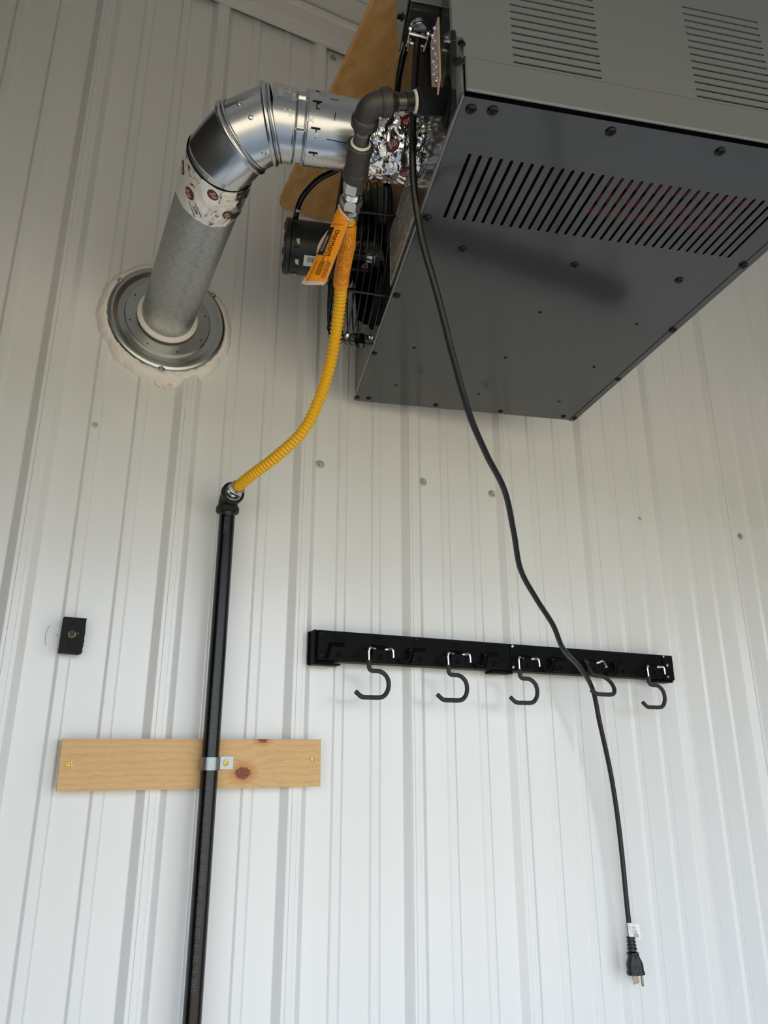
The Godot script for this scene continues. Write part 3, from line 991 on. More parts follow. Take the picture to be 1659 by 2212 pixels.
func build_heater_box(h: Node3D) -> void:
	# junction box on the left face, its cover plate, cable clamp, control board, motor cable
	var b := MB.new()
	b.box(hl(0.1845, 0.953, 0.6775), Vector3(0.0380, 0.155, 0.048), 0.0012)
	part("junction_box", b, M.heater_dark, h, true)
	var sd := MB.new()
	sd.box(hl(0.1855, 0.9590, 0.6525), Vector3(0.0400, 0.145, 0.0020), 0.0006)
	part("box_cover", sd, M.heater_lit, h, true)
	var br := MB.new()
	br.prism(PackedVector2Array([Vector2(0.6560, 1.03), Vector2(0.6560, 0.8930), Vector2(0.7000, 0.8720), Vector2(0.7060, 0.8690), Vector2(0.7110, 0.8720), Vector2(0.7190, 0.93), Vector2(0.7240, 1.03)]), Vector3(0.1645 - 0.44, -0.665, 0.942), Vector3(0, 0, -1), Vector3.UP, Vector3(-0.0016, 0, 0))
	part("box_bracket", br, M.heater, h, true)
	for q in [[0.9060, 0.6900], [0.960, 0.694]]:
		copy_at(hex_screw(0.0034, 0.0065), "bolt", M.screw, h, Transform3D(MB.frame(Vector3.LEFT), hl(0.1630, q[0], q[1])))
	# cable clamp
	var cc := MB.new()
	cc.lathe(hl(0.1820, 0.8765, 0.6745), Vector3.DOWN, [Vector2(0, 0.0), Vector2(0.0, 0.0120), Vector2(0.0012, 0.0120), Vector2(0.0020, 0.0100), Vector2(0.0060, 0.0098), Vector2(0.0068, 0.0085), Vector2(0.0068, 0.0)], 24)
	cc.box(hl(0.1820, 0.8655, 0.6790), Vector3(0.0270, 0.0050, 0.0035), 0.0012, Basis(Vector3.BACK, -0.10))
	cc.box(hl(0.1820, 0.8655, 0.6910), Vector3(0.0230, 0.0050, 0.0030), 0.0012, Basis(Vector3.BACK, -0.10))
	cc.box(hl(0.1715, 0.8600, 0.6900), Vector3(0.0020, 0.0018, 0.0180), 0.0005)
	part("cable_clamp", cc, M.zinc, h, true)
	for q in [[0.1705, 0.8672], [0.1935, 0.8645]]:
		var s := MB.new()
		s.lathe(hl(q[0], q[1], 0.6740), Vector3.BACK, [Vector2(0, 0.0036), Vector2(0.002, 0.0036), Vector2(0.0035, 0.0022), Vector2(0.0030, 0.0)], 12)
		s.lathe(hl(q[0], q[1], 0.6740), Vector3.FORWARD, [Vector2(0, 0.0014), Vector2(0.0240, 0.0014), Vector2(0.0240, 0)], 8)
		part("clamp_screw", s, M.chrome, h, true)
	# control board that stands off the face
	var pc := MB.new()
	pc.prism(PackedVector2Array([Vector2(0.6190, 0.823), Vector2(0.6190, 0.7300), Vector2(0.6300, 0.7180), Vector2(0.6480, 0.7180), Vector2(0.6520, 0.823)]), Vector3(0.1890 - 0.44, -0.665, 0.942), Vector3(0, 0, -1), Vector3.UP, Vector3(0.0018, 0, 0))
	var board := part("control_board", pc, M.pcb, h, true)
	var rng := RandomNumberGenerator.new()
	rng.seed = 9
	for k in 26:
		var so := MB.new()
		var v := 0.733 + 0.085 * rng.randf()
		var w := 0.623 + 0.024 * rng.randf()
		if k < 10:
			v = 0.738 + 0.0205 * (k / 2)
			w = 0.6305 + 0.010 * (k % 2)
		var r := 0.0026 if k < 10 else 0.0013
		so.lathe(hl(0.1891, v, w), Vector3.LEFT, [Vector2(0, r), Vector2(r * 0.5, r * 0.85), Vector2(r * 1.1, r * 0.4), Vector2(r * 1.4, 0)], 8)
		part("solder_joint", so, M.chrome, board, true)
	for k in 5:
		var tr := MB.new()
		tr.box(hl(0.1888, 0.775, 0.6235 + 0.0052 * k), Vector3(0.0004, 0.080 - 0.008 * (k % 2), 0.0008))
		part("track", tr, M.zinc, board, true)
	var edge := MB.new()
	edge.box(hl(0.1899, 0.7765, 0.6186), Vector3(0.0020, 0.093, 0.0006))
	part("board_edge", edge, M.pcb_edge, board, true)
	var sf := MB.new()
	sf.lathe(hl(0.1890, 0.7285, 0.6345), Vector3.LEFT, [Vector2(0, 0.003), Vector2(0.005, 0.0028), Vector2(0.007, 0.0012), Vector2(0.007, 0)], 10)
	sf.lathe(hl(0.2040, 0.7285, 0.6345), Vector3.LEFT, [Vector2(0, 0.003), Vector2(0.014, 0.003)], 10)
	part("standoff", sf, M.black, board, true)
	# cable from the motor up to the box
	var pts := []
	for p in [Vector3(0.3066, 0.8405, 0.2820), Vector3(0.3039, 0.8496, 0.3073), Vector3(0.3100, 0.8623, 0.3265), Vector3(0.3208, 0.8665, 0.3565), Vector3(0.3364, 0.8639, 0.3863), Vector3(0.3580, 0.8570, 0.4524), Vector3(0.3688, 0.8804, 0.5243), Vector3(0.3598, 0.8946, 0.5602), Vector3(0.3560, 0.9080, 0.5850), Vector3(0.3640, 0.9300, 0.6000)]:
		pts.append(to_heater(p))
	var mc := MB.new()
	mc.tube(smooth_path(pts, 0.006), 0.0046, 12)
	var cab := part("motor_cable", mc, M.blackgloss, h, true)
	var tie := MB.new()
	var tp: Vector3 = to_heater(Vector3(0.3050, 0.8460, 0.2980))
	tie.lathe(tp, pts[1] - pts[0], [Vector2(-0.002, 0.0052), Vector2(0.002, 0.0052)], 14)
	part("cable_band", tie, M.label, cab, true)

# ---------------------------------------------------------------- the plywood board above the heater
func build_board_shelf() -> void:
	var t := thing("plywood_board", "wide plywood board running out from the wall above the heater, behind the vent pipe", "board", Vector3(0.45, 1.086, 0.012))
	var b := MB.new()
	var y := 1.086
	var poly := PackedVector2Array([Vector2(0.3620, 0.0160), Vector2(0.62, 0.0250), Vector2(0.62, 0.92), Vector2(0.3420, 0.92), Vector2(0.3505, 0.024)])
	var ix := Geometry2D.triangulate_polygon(poly)
	for i in range(0, ix.size(), 3):
		var q := [poly[ix[i]], poly[ix[i + 1]], poly[ix[i + 2]]]
		for s in [[0.0, Vector3.DOWN], [0.018, Vector3.UP]]:
			b.flat(Vector3(q[0].x, y + s[0], q[0].y), Vector3(q[1].x, y + s[0], q[1].y), Vector3(q[2].x, y + s[0], q[2].y), s[1], q[0] * 2.6, q[1] * 2.6, q[2] * 2.6)
	for i in poly.size():
		var a := poly[i]
		var c := poly[(i + 1) % poly.size()]
		var o := Vector3((a.x + c.x) / 2 - 0.48, 0, (a.y + c.y) / 2 - 0.45)
		b.quad(Vector3(a.x, y, a.y), Vector3(c.x, y, c.y), Vector3(c.x, y + 0.018, c.y), Vector3(a.x, y + 0.018, a.y), o, a * 2.6, c * 2.6, c * 2.6 + Vector2(0.05, 0), a * 2.6 + Vector2(0.05, 0))
	part("board", b, M.plywood, t)
	for z in [0.12, 0.72]:
		var r := MB.new()
		r.box(Vector3(0.59, 1.36, z), Vector3(0.038, 0.512, 0.003), 0.0005)
		part("hanger_strap", r, M.galv, t)

# ---------------------------------------------------------------- vent pipe
const VC := Vector2(0.153, 0.763)        # where the vent leaves the wall (x, y)
const HV := 0.795                        # height of its run to the heater
const HW := 0.784

func foil_r(base: float, a: float, s: float, nz: FastNoiseLite, amp: float) -> float:
	var p := Vector3(cos(a), sin(a), 0) * base * 1000.0
	var q := nz.get_noise_3d(p.x, p.y, s * 1000.0)
	return base + amp * clampf(q * 0.5 + 0.5, 0.0, 1.0)

func foil_band(called: String, parent: Node3D, o: Vector3, axis: Vector3, s0: float, s1: float, base: float, amp: float, e0: Callable, e1: Callable, seed_: int, cells: float) -> MeshInstance3D:
	var nz := FastNoiseLite.new()
	nz.seed = seed_
	nz.noise_type = FastNoiseLite.TYPE_SIMPLEX
	nz.fractal_type = FastNoiseLite.FRACTAL_RIDGED
	nz.fractal_octaves = 2
	nz.frequency = cells
	var f := MB.frame(axis)
	var m := MB.new()
	var fn := func(i: float, j: float) -> Vector3:
		var a := TAU * i
		var s := lerpf(s0 + e0.call(a), s1 + e1.call(a), j)
		var r := foil_r(base, a, s, nz, amp)
		return o + f.z * s + (f.x * cos(a) + f.y * sin(a)) * r
	m.sheet(fn, 150, 44, func(p): return (p - o) - f.z * (p - o).dot(f.z), false)
	var foil := part(called, m, M.foil, parent)
	foil.set_meta("label", "crinkled foil tape with dark red print")
	# print on the foil: red discs and lines of type that run slantwise round the pipe
	var red := MB.new()
	var txt := MB.new()
	var wht := MB.new()
	var place := func(lift: float) -> Callable:
		return func(p: Vector2) -> Array:
			var a := p.x / base
			var r := foil_r(base, a, p.y, nz, amp) + lift
			var nn := f.x * cos(a) + f.y * sin(a)
			return [o + f.z * p.y + nn * r, nn]
	var rng := RandomNumberGenerator.new()
	rng.seed = seed_
	var per := TAU * base
	var mid := (s0 + s1) / 2.0
	var hw := absf(s1 - s0) / 2.0 - 0.010
	var k := 0
	var x := -per / 2.0
	while x < per / 2.0 - 0.02:
		var y: float = mid + hw * [-0.55, 0.45, -0.1, 0.75][k % 4] * signf(s1 - s0)
		var turn := 2.2 if k % 2 else -0.95
		var c := Vector2(x + 0.010, y)
		dot_patch(red, c, 0.0095, 0.0070, place.call(0.0005), turn)
		letters(wht, "ipg", 0.0062, func(p: Vector2) -> Array: return place.call(0.0009).call(c + (p - Vector2(0.0066, 0)).rotated(turn)))
		var dirn := Vector2.RIGHT.rotated(turn)
		var side := dirn.orthogonal()
		var c2 := c + dirn * 0.024
		if absf(c2.y - mid) < hw + 0.004:
			for e in [-1.0, 1.0]:
				bar_patch(txt, c2 - dirn * 0.012 + side * 0.0055 * e, c2 + dirn * 0.012 + side * 0.0055 * e, 0.0007, place.call(0.0005))
			letters(txt, "698", 0.0055, func(p: Vector2) -> Array: return place.call(0.0006).call(c2 + (p - Vector2(0.0055, 0)).rotated(turn)))
		x += 0.0295
		k += 1
	part("printed_disc", red, M.foil_print, foil.get_parent()).set_meta("kind", "stuff")
	part("printed_letters", wht, M.foil_white, foil.get_parent()).set_meta("kind", "stuff")
	part("printed_lines", txt, M.foil_dark, foil.get_parent()).set_meta("kind", "stuff")
	return foil

func build_vent() -> void:
	# wall flange
	var t := thing("vent_flange", "round dished sheet-metal wall flange with a ring of pale caulk around it", "pipe flange", Vector3(VC.x, VC.y, 0.0))
	var o := Vector3(VC.x + 0.002, VC.y, 0.0)
	var ring := MB.new()
	ring.lathe(o, Vector3.BACK, [Vector2(0.0000, 0.1085), Vector2(0.0125, 0.1085), Vector2(0.0150, 0.1075), Vector2(0.0190, 0.1040), Vector2(0.0205, 0.1000), Vector2(0.0200, 0.0960), Vector2(0.0165, 0.0880), Vector2(0.0150, 0.0790), Vector2(0.0150, 0.0770), Vector2(0.0175, 0.0765)], 72)
	part("outer_ring", ring, M.flange, t)
	var disc := MB.new()
	disc.lathe(o, Vector3.BACK, [Vector2(0.0140, 0.0765), Vector2(0.0185, 0.0765), Vector2(0.0195, 0.0755), Vector2(0.0195, 0.0500), Vector2(0.0260, 0.0490), Vector2(0.0262, 0.0470)], 64)
	part("centre_disc", disc, M.flange, t)
	for k in 8:
		var a := TAU * k / 8.0 + 0.32
		var hm := MB.new()
		hm.lathe(o + Vector3(cos(a) * 0.0690, sin(a) * 0.0690, 0.0192), Vector3.BACK, [Vector2(0, 0.0017), Vector2(0.0006, 0.0016), Vector2(0.0007, 0.0)], 10)
		part("rivet_hole", hm, M.blackmatt, t)
	# caulk: an uneven bead round the flange and one round the pipe, with smears that run down
	var nz := FastNoiseLite.new()
	nz.seed = 4
	nz.frequency = 1.0
	nz.fractal_octaves = 4
	var cm := MB.new()
	var bead := func(i: float, j: float) -> Vector3:
		var a := TAU * i
		var w := 0.0125 + 0.006 * nz.get_noise_2d(cos(a) * 2.5, sin(a) * 2.5) + 0.010 * pow(maxf(0.0, -sin(a + 0.15)), 4.0) + 0.004 * nz.get_noise_2d(a * 9.0, 3.0)
		var r := 0.1035 + (w + 0.005) * j
		var z := 0.0155 * pow(1.0 - j, 0.6) + 0.0045 * sin(j * PI) + 0.0022 * nz.get_noise_3d(cos(a) * 9.0, sin(a) * 9.0, j * 3.0)
		if j > 0.98: z = -0.003
		return o + Vector3(cos(a) * r, sin(a) * r, maxf(z, -0.003 if j > 0.98 else 0.0012))
	cm.sheet(bead, 180, 12, func(_p): return Vector3.BACK)
	var rng := RandomNumberGenerator.new()
	rng.seed = 3
	for k in 16:
		var a := -PI / 2 + 0.18 + rng.randf_range(-0.33, 0.33)
		var p := o + Vector3(cos(a) * 0.117, sin(a) * 0.117, 0.0035)
		cm.tube([p, p + Vector3(rng.randf_range(-0.006, 0.006), -0.008, -0.001), p + Vector3(rng.randf_range(-0.010, 0.010), -rng.randf_range(0.012, 0.024), -0.0025)], [0.0035, 0.0030, 0.0008], 6)
	part("caulk", cm, M.caulk, t)
	var c2 := MB.new()
	c2.lathe(o + Vector3(-0.002, 0, 0), Vector3.BACK, [Vector2(0.0250, 0.0545), Vector2(0.0285, 0.0535), Vector2(0.0300, 0.0500), Vector2(0.0305, 0.0455)], 48)
	part("collar_caulk", c2, M.caulk, t)
	for q in [-1.60, 0.75, 2.6]:
		copy_at(hex_screw(0.0036, 0.0046, 1.6), "screw", M.zinc, t, Transform3D(Basis(), Vector3(cos(q) * 0.1045 + 0.002, sin(q) * 0.1045, 0.0186)))

	# the pipe itself: straight length, elbow of gores, collar, straight length
	var ux := Vector3(cos(YAW), 0, sin(YAW))
	var v := thing("vent_pipe", "shiny galvanized vent pipe with an elbow, wrapped in foil tape at both joints", "vent pipe", Vector3(VC.x, VC.y, 0.012))
	var J := Vector3(VC.x, 0.779, 0.483)          # where the axes would meet
	var d0 := (Vector3(VC.x, 0.7755, 0.434) - Vector3(VC.x, VC.y, 0.012)).normalized()
	d0 = Vector3(0, 0.012, 1).normalized()
	var T := 0.049
	var J1 := Vector3(VC.x, 0.7700, 0.434)
	var J3 := hworld(0.0052, HV - 0.003, HW)
	var up2 := Vector3(0, 1, 0)
	var dm1 := (Vector3(0, 0.02, 1)).rotated(up2, deg_to_rad(25.3)).normalized()
	var J2 := J1.lerp(J3, 0.5) + ((J - J1.lerp(J3, 0.5)).normalized()) * 0.0090
	var sp := MB.new()
	sp.lathe(Vector3(VC.x, VC.y, 0.010), J1 - Vector3(VC.x, VC.y, 0.010), [Vector2(0, VENT_R), Vector2(0.430, VENT_R)], 64)
	part("straight_length", sp, M.galv, v)
	var smh := MB.new()
	smh.box(Vector3(VC.x - 0.0458, VC.y + 0.004, 0.20), Vector3(0.0016, 0.0050, 0.33), 0.0005)
	part("lock_seam", smh, M.galv, v)
	var gore := func(a: Vector3, na: Vector3, b: Vector3, nb: Vector3, r0: float, r1: float, bulge: float) -> MB:
		var m := MB.new()
		var fa := MB.frame(na)
		var fb := MB.frame(nb)
		fb.x = (fa.x - fb.z * fa.x.dot(fb.z)).normalized()
		fb.y = fb.z.cross(fb.x)
		var n := 10
		var fn := func(i: float, j: float) -> Vector3:
			var an := TAU * i
			var r := lerpf(r0, r1, j) + bulge * sin(j * PI)
			var p := a + (fa.x * cos(an) + fa.y * sin(an)) * r
			var q := b + (fb.x * cos(an) + fb.y * sin(an)) * r
			return p.lerp(q, j)
		m.sheet(fn, 72, n, func(p): return p - a.lerp(b, 0.5))
		return m
	var n1 := (Vector3(0, 0.02, 1)).normalized()
	var n3 := ux
	var n12 := (J2 - J1).normalized()
	var n23 := (J3 - J2).normalized()
	var bis1 := (n1 + n12).normalized()
	var bis2 := (n12 + n23).normalized()
	var bis3 := (n23 + n3).normalized()
	var first := gore.call(J1 - n1 * 0.045, n1, J1, bis1, VENT_R + 0.0004, VENT_R + 0.0008, 0.0) as MB
	part("elbow_gore", first, M.sheet, v)
	part("elbow_gore", gore.call(J1, bis1, J2, bis2, VENT_R + 0.0008, VENT_R + 0.0008, 0.0008), M.sheet, v)
	part("elbow_gore", gore.call(J2, bis2, J3, bis3, VENT_R + 0.0008, VENT_R + 0.0006, 0.0008), M.sheet, v)
	for q in [[J2, bis2, 0.0510], [J3, bis3, 0.0512]]:
		var bm := MB.new()
		var pf := []
		for k in 9:
			var a := PI * k / 8.0
			pf.append(Vector2(-0.0042 * cos(a) - 0.0012, VENT_R + 0.0002 + (q[2] - VENT_R) * sin(a)))
		for k in 7:
			var a := PI * k / 6.0
			pf.append(Vector2(0.0054 - 0.0022 * cos(a), VENT_R + 0.0002 + 0.0024 * sin(a)))
		bm.lathe(q[0], q[1], pf, 72)
		part("elbow_bead", bm, M.sheet, v)
	# rivets on the gores
	for q in [[0.62, 4.1], [0.42, 3.6], [0.55, 5.05], [0.75, 5.5]]:
		var c := J2.lerp(J3, q[0])
		var fr := MB.frame(n23)
		var toward := (Vector3(0.0053, 0, 1.2548) - c).normalized()
		var base := (toward - n23 * toward.dot(n23)).normalized()
		var dirn := base.rotated(n23, q[1] - 4.45)
		var rv := MB.new()
		rv.lathe(c + dirn * (VENT_R + 0.0005), dirn, [Vector2(0, 0.0035), Vector2(0.0012, 0.0032), Vector2(0.0020, 0.0018), Vector2(0.0022, 0.0)], 14)
		part("rivet", rv, M.sheet, v)
	# collar with its pressed groove
	var hb := hworld(0.0, HV, HW)
	var along := func(u: float) -> Vector3: return hworld(u, HV, HW)
	var w1 := Vector3(-sin(YAW), 0, cos(YAW))         # towards the camera
	var cl := MB.new()
	var groove := func(i: float, j: float) -> Vector3:
		var a := TAU * i
		var u := lerpf(0.0060, 0.0775, j)
		var r := VENT_R
		var du := absf(u - 0.0425)
		var dip := 1.0 - smoothstep(0.0048, 0.0066, du)
		var sec := absf(fposmod(a - 0.15, TAU / 6.0) - TAU / 12.0) / (TAU / 12.0)
		dip *= 1.0 - smoothstep(0.90, 0.99, sec)
		var lips := (1.0 - smoothstep(0.0, 0.0016, absf(du - 0.0078))) * 0.0010
		r += lips - 0.0042 * dip
		return along.call(u) + (w1 * cos(a) + Vector3.UP * sin(a)) * r
	cl.sheet(groove, 144, 72, func(p): return (p - hb) - ux * (p - hb).dot(ux))
	part("collar", cl, M.sheet, v)
	var seam := MB.new()
	seam.lathe(along.call(0.0765), ux, [Vector2(0, VENT_R - 0.001), Vector2(0, VENT_R + 0.0006), Vector2(0.0012, VENT_R + 0.0006), Vector2(0.0012, VENT_R - 0.001)], 64)
	part("collar_edge", seam, M.sheet, v)
	var run := MB.new()
	run.lathe(along.call(0.0770), ux, [Vector2(0, VENT_R - 0.0008), Vector2(0.128, VENT_R - 0.0008)], 64)
	part("heater_length", run, M.sheet, v)
	# pressed slots, locking tabs and cuts
	var on := func(lift: float) -> Callable:
		return func(p: Vector2) -> Array:
			var a := p.y / VENT_R
			var nn := w1 * cos(a) + Vector3.UP * sin(a)
			return [along.call(p.x) + nn * (VENT_R + lift), nn]
	for a in [0.62, -0.10, -0.84, -1.5]:
		var sl := MB.new()
		bar_patch(sl, Vector2(0.0560, a * VENT_R + 0.004), Vector2(0.0680, a * VENT_R + 0.004), 0.0026, on.call(0.0004))
		bar_patch(sl, Vector2(0.0630, a * VENT_R + 0.003), Vector2(0.0630, a * VENT_R - 0.007), 0.0045 if a > -0.5 else 0.0016, on.call(0.0004))
		part("lock_slot", sl, M.blackmatt, v)
		var tb := MB.new()
		bar_patch(tb, Vector2(0.0640, a * VENT_R - 0.0005), Vector2(0.0640, a * VENT_R - 0.006), 0.0034, on.call(0.0007))
		part("lock_tab", tb, M.chrome, v)
	var cuts := MB.new()
	for q in [[0.0775, 0.92, 0.0900, 0.95], [0.0865, 0.95, 0.0905, 0.62], [0.0775, 0.20, 0.0900, 0.20], [0.0860, -0.25, 0.0850, -0.48], [0.0775, -0.98, 0.118, -1.02]]:
		bar_patch(cuts, Vector2(q[0], q[1] * VENT_R), Vector2(q[2], q[3] * VENT_R), 0.0010, on.call(-0.0003))
	for r in 2:
		for k in 3:
			dot_patch(cuts, Vector2(0.0660 + 0.0035 * k, (0.38 - 0.12 * r) * VENT_R), 0.0005, 0.0005, on.call(0.0004), 0.0, 1, 8)
	part("cut", cuts, M.blackmatt, v)
	var up_r := Vector3.UP * 0.96 + w1 * 0.28
	var ps := MB.new()
	ps.lathe(along.call(0.0690) + up_r.normalized() * VENT_R, up_r, [Vector2(0, 0.0066), Vector2(0.0012, 0.0064), Vector2(0.0016, 0.0042), Vector2(0.0040, 0.0034), Vector2(0.0050, 0.0018), Vector2(0.0050, 0.0)], 18)
	part("screw", ps, M.zinc, v)
	# pressed lettering on the collar: it reads from below upwards
	var em := MB.new()
	for q in [["MEXICO 3EA", 0.0150, -0.05, 0.0062], ["AMERIVENT", 0.0250, 0.10, 0.0070], ["TYPE B GAS VENT", 0.0335, -0.14, 0.0056]]:
		letters(em, q[0], q[3], func(p: Vector2) -> Array: return on.call(0.0006).call(Vector2(q[1] - p.y, q[2] * VENT_R + p.x * 0.92)))
	letters(em, "UP", 0.0050, func(p: Vector2) -> Array: return on.call(0.0006).call(Vector2(0.0290 - p.y, -0.56 * VENT_R + p.x)))
	bar_patch(em, Vector2(0.0200, -0.42 * VENT_R), Vector2(0.0345, -0.42 * VENT_R), 0.0008, on.call(0.0006))
	bar_patch(em, Vector2(0.0200, -0.42 * VENT_R), Vector2(0.0235, -0.36 * VENT_R), 0.0008, on.call(0.0006))
	bar_patch(em, Vector2(0.0200, -0.42 * VENT_R), Vector2(0.0235, -0.48 * VENT_R), 0.0008, on.call(0.0006))
	bar_patch(em, Vector2(0.0520, -0.62 * VENT_R), Vector2(0.0585, -0.50 * VENT_R), 0.0012, on.call(0.0006))
	bar_patch(em, Vector2(0.0520, -0.50 * VENT_R), Vector2(0.0585, -0.62 * VENT_R), 0.0012, on.call(0.0006))
	part("pressed_lettering", em, M.emboss, v)
	# foil tape at the elbow and at the heater
	var ax := (J1 - Vector3(VC.x, VC.y, 0.010)).normalized()
	var so := Vector3(VC.x, VC.y, 0.010)
	foil_band("foil_tape", v, so, ax, 0.345, 0.421, VENT_R + 0.0007, 0.0020, func(a): return 0.004 * sin(a * 2.0 + 0.6), func(a): return 0.006 * sin(a + 2.0), 17, 0.024)
	foil_band("foil_tape", v, along.call(0.0), ux, 0.128, 0.2040, VENT_R + 0.0004, 0.0070, func(a): return 0.004 * sin(a * 3.0), func(_a): return 0.0, 23, 0.030)

# ---------------------------------------------------------------- pipe fittings
func threads(mb: MB, a: Vector3, b: Vector3, r: float, n: int) -> void:
	var L := a.distance_to(b)
	var pf := []
	for k in n:
		pf.append(Vector2(L * k / n, r))
		pf.append(Vector2(L * (k + 0.5) / n, r - 0.0011))
	pf.append(Vector2(L, r))
	mb.lathe(a, b - a, pf, 28)

func pipe_elbow(mb: MB, a: Vector3, corner: Vector3, b: Vector3, r: float, collar: float, band: float) -> void:
	mb.tube(bend(a, corner, b, 0.019, 14), r, 28)
	for q in [[a, (corner - a).normalized()], [b, (corner - b).normalized()]]:
		mb.lathe(q[0] - q[1] * 0.001, q[1], [Vector2(0, r * 0.75), Vector2(0, collar - 0.0012), Vector2(0.0012, collar), Vector2(band - 0.001, collar), Vector2(band + 0.001, collar - 0.001), Vector2(band + 0.0025, r)], 32)

func build_gas_inlet() -> void:
	var g := thing("gas_inlet_fittings", "grey iron elbow, nipples and coupling that carry gas into the heater side", "pipe fitting", hworld(0.113, 0.7065, 0.647))
	var A := hworld(0.1660, 0.7176, 0.6440)
	var B := hworld(0.1375, 0.7118, 0.6455)
	var K := hworld(0.1120, 0.7065, 0.6475)
	var D := hworld(0.1125, 0.7035, 0.6755)
	var E := hworld(0.1128, 0.7010, 0.7010)
	var F := hworld(0.1140, 0.6960, 0.7530)
	var nip := MB.new()
	nip.lathe(A, B - A, [Vector2(-0.006, 0.0098), Vector2(A.distance_to(B) + 0.006, 0.0098)], 28)
	threads(nip, A, A.lerp(B, 0.38), 0.0108, 5)
	threads(nip, A.lerp(B, 0.72), B, 0.0108, 3)
	part("nipple", nip, M.nipple, g)
	var el := MB.new()
	pipe_elbow(el, B, K, D, 0.0138, 0.0162, 0.0105)
	part("elbow", el, M.iron, g)
	var nb := MB.new()
	nb.lathe(D, E - D, [Vector2(-0.004, 0.0100), Vector2(D.distance_to(E) + 0.004, 0.0100)], 28)
	threads(nb, D, D.lerp(E, 0.35), 0.0108, 4)
	part("nipple", nb, M.nipple, g)
	for q in [[B, A - B, 0.0118], [D, E - D, 0.0118], [E, D - E, 0.0124], [A, B - A, 0.0122]]:
		var pt := MB.new()
		var nn: Vector3 = q[1].normalized()
		pt.lathe(q[0] - nn * 0.0016, nn, [Vector2(0, q[2] - 0.001), Vector2(0.0006, q[2] + 0.0004), Vector2(0.0026, q[2]), Vector2(0.0036, q[2] - 0.0022)], 26)
		part("thread_tape", pt, M.ptfe, g)
	var cp := MB.new()
	var L := E.distance_to(F)
	cp.lathe(E, F - E, [Vector2(0, 0.010), Vector2(0, 0.0148), Vector2(0.0012, 0.0162), Vector2(0.011, 0.0162), Vector2(0.0125, 0.0150), Vector2(L - 0.014, 0.0150), Vector2(L - 0.0125, 0.0160), Vector2(L - 0.001, 0.0160), Vector2(L, 0.0148), Vector2(L, 0.009)], 36)
	part("coupling", cp, M.iron, g)
	# cast marks: a diamond on the coupling and raised ribs at its end
	var cm := MB.new()
	var toward := (Vector3(0.0053, 0, 1.2548) - E.lerp(F, 0.5)).normalized()
	var ax := (F - E).normalized()
	var nn2 := (toward - ax * toward.dot(ax)).normalized()
	var sd := ax.cross(nn2).normalized()
	var mid := E.lerp(F, 0.52)
	var on := func(p: Vector2) -> Array:
		var a := p.x / 0.0152
		var nv := nn2 * cos(a) + sd * sin(a)
		return [mid + ax * p.y + nv * 0.0154, nv]
	for q in [[Vector2(0, 0.0075), Vector2(0.0055, 0)], [Vector2(0.0055, 0), Vector2(0, -0.0075)], [Vector2(0, -0.0075), Vector2(-0.0055, 0)], [Vector2(-0.0055, 0), Vector2(0, 0.0075)], [Vector2(-0.001, 0.003), Vector2(-0.001, -0.003)], [Vector2(-0.001, 0.003), Vector2(0.002, 0.001)]]:
		bar_patch(cm, q[0], q[1], 0.0010, on)
	for k in 14:
		var a := TAU * k / 14.0
		var rr := nn2 * cos(a) + sd * sin(a)
		cm.box(F - ax * 0.006 + rr * 0.0160, Vector3(0.0012, 0.0012, 0.009), 0.0003, Basis(rr.cross(ax), rr, ax))
	part("cast_mark", cm, M.nipple, g)

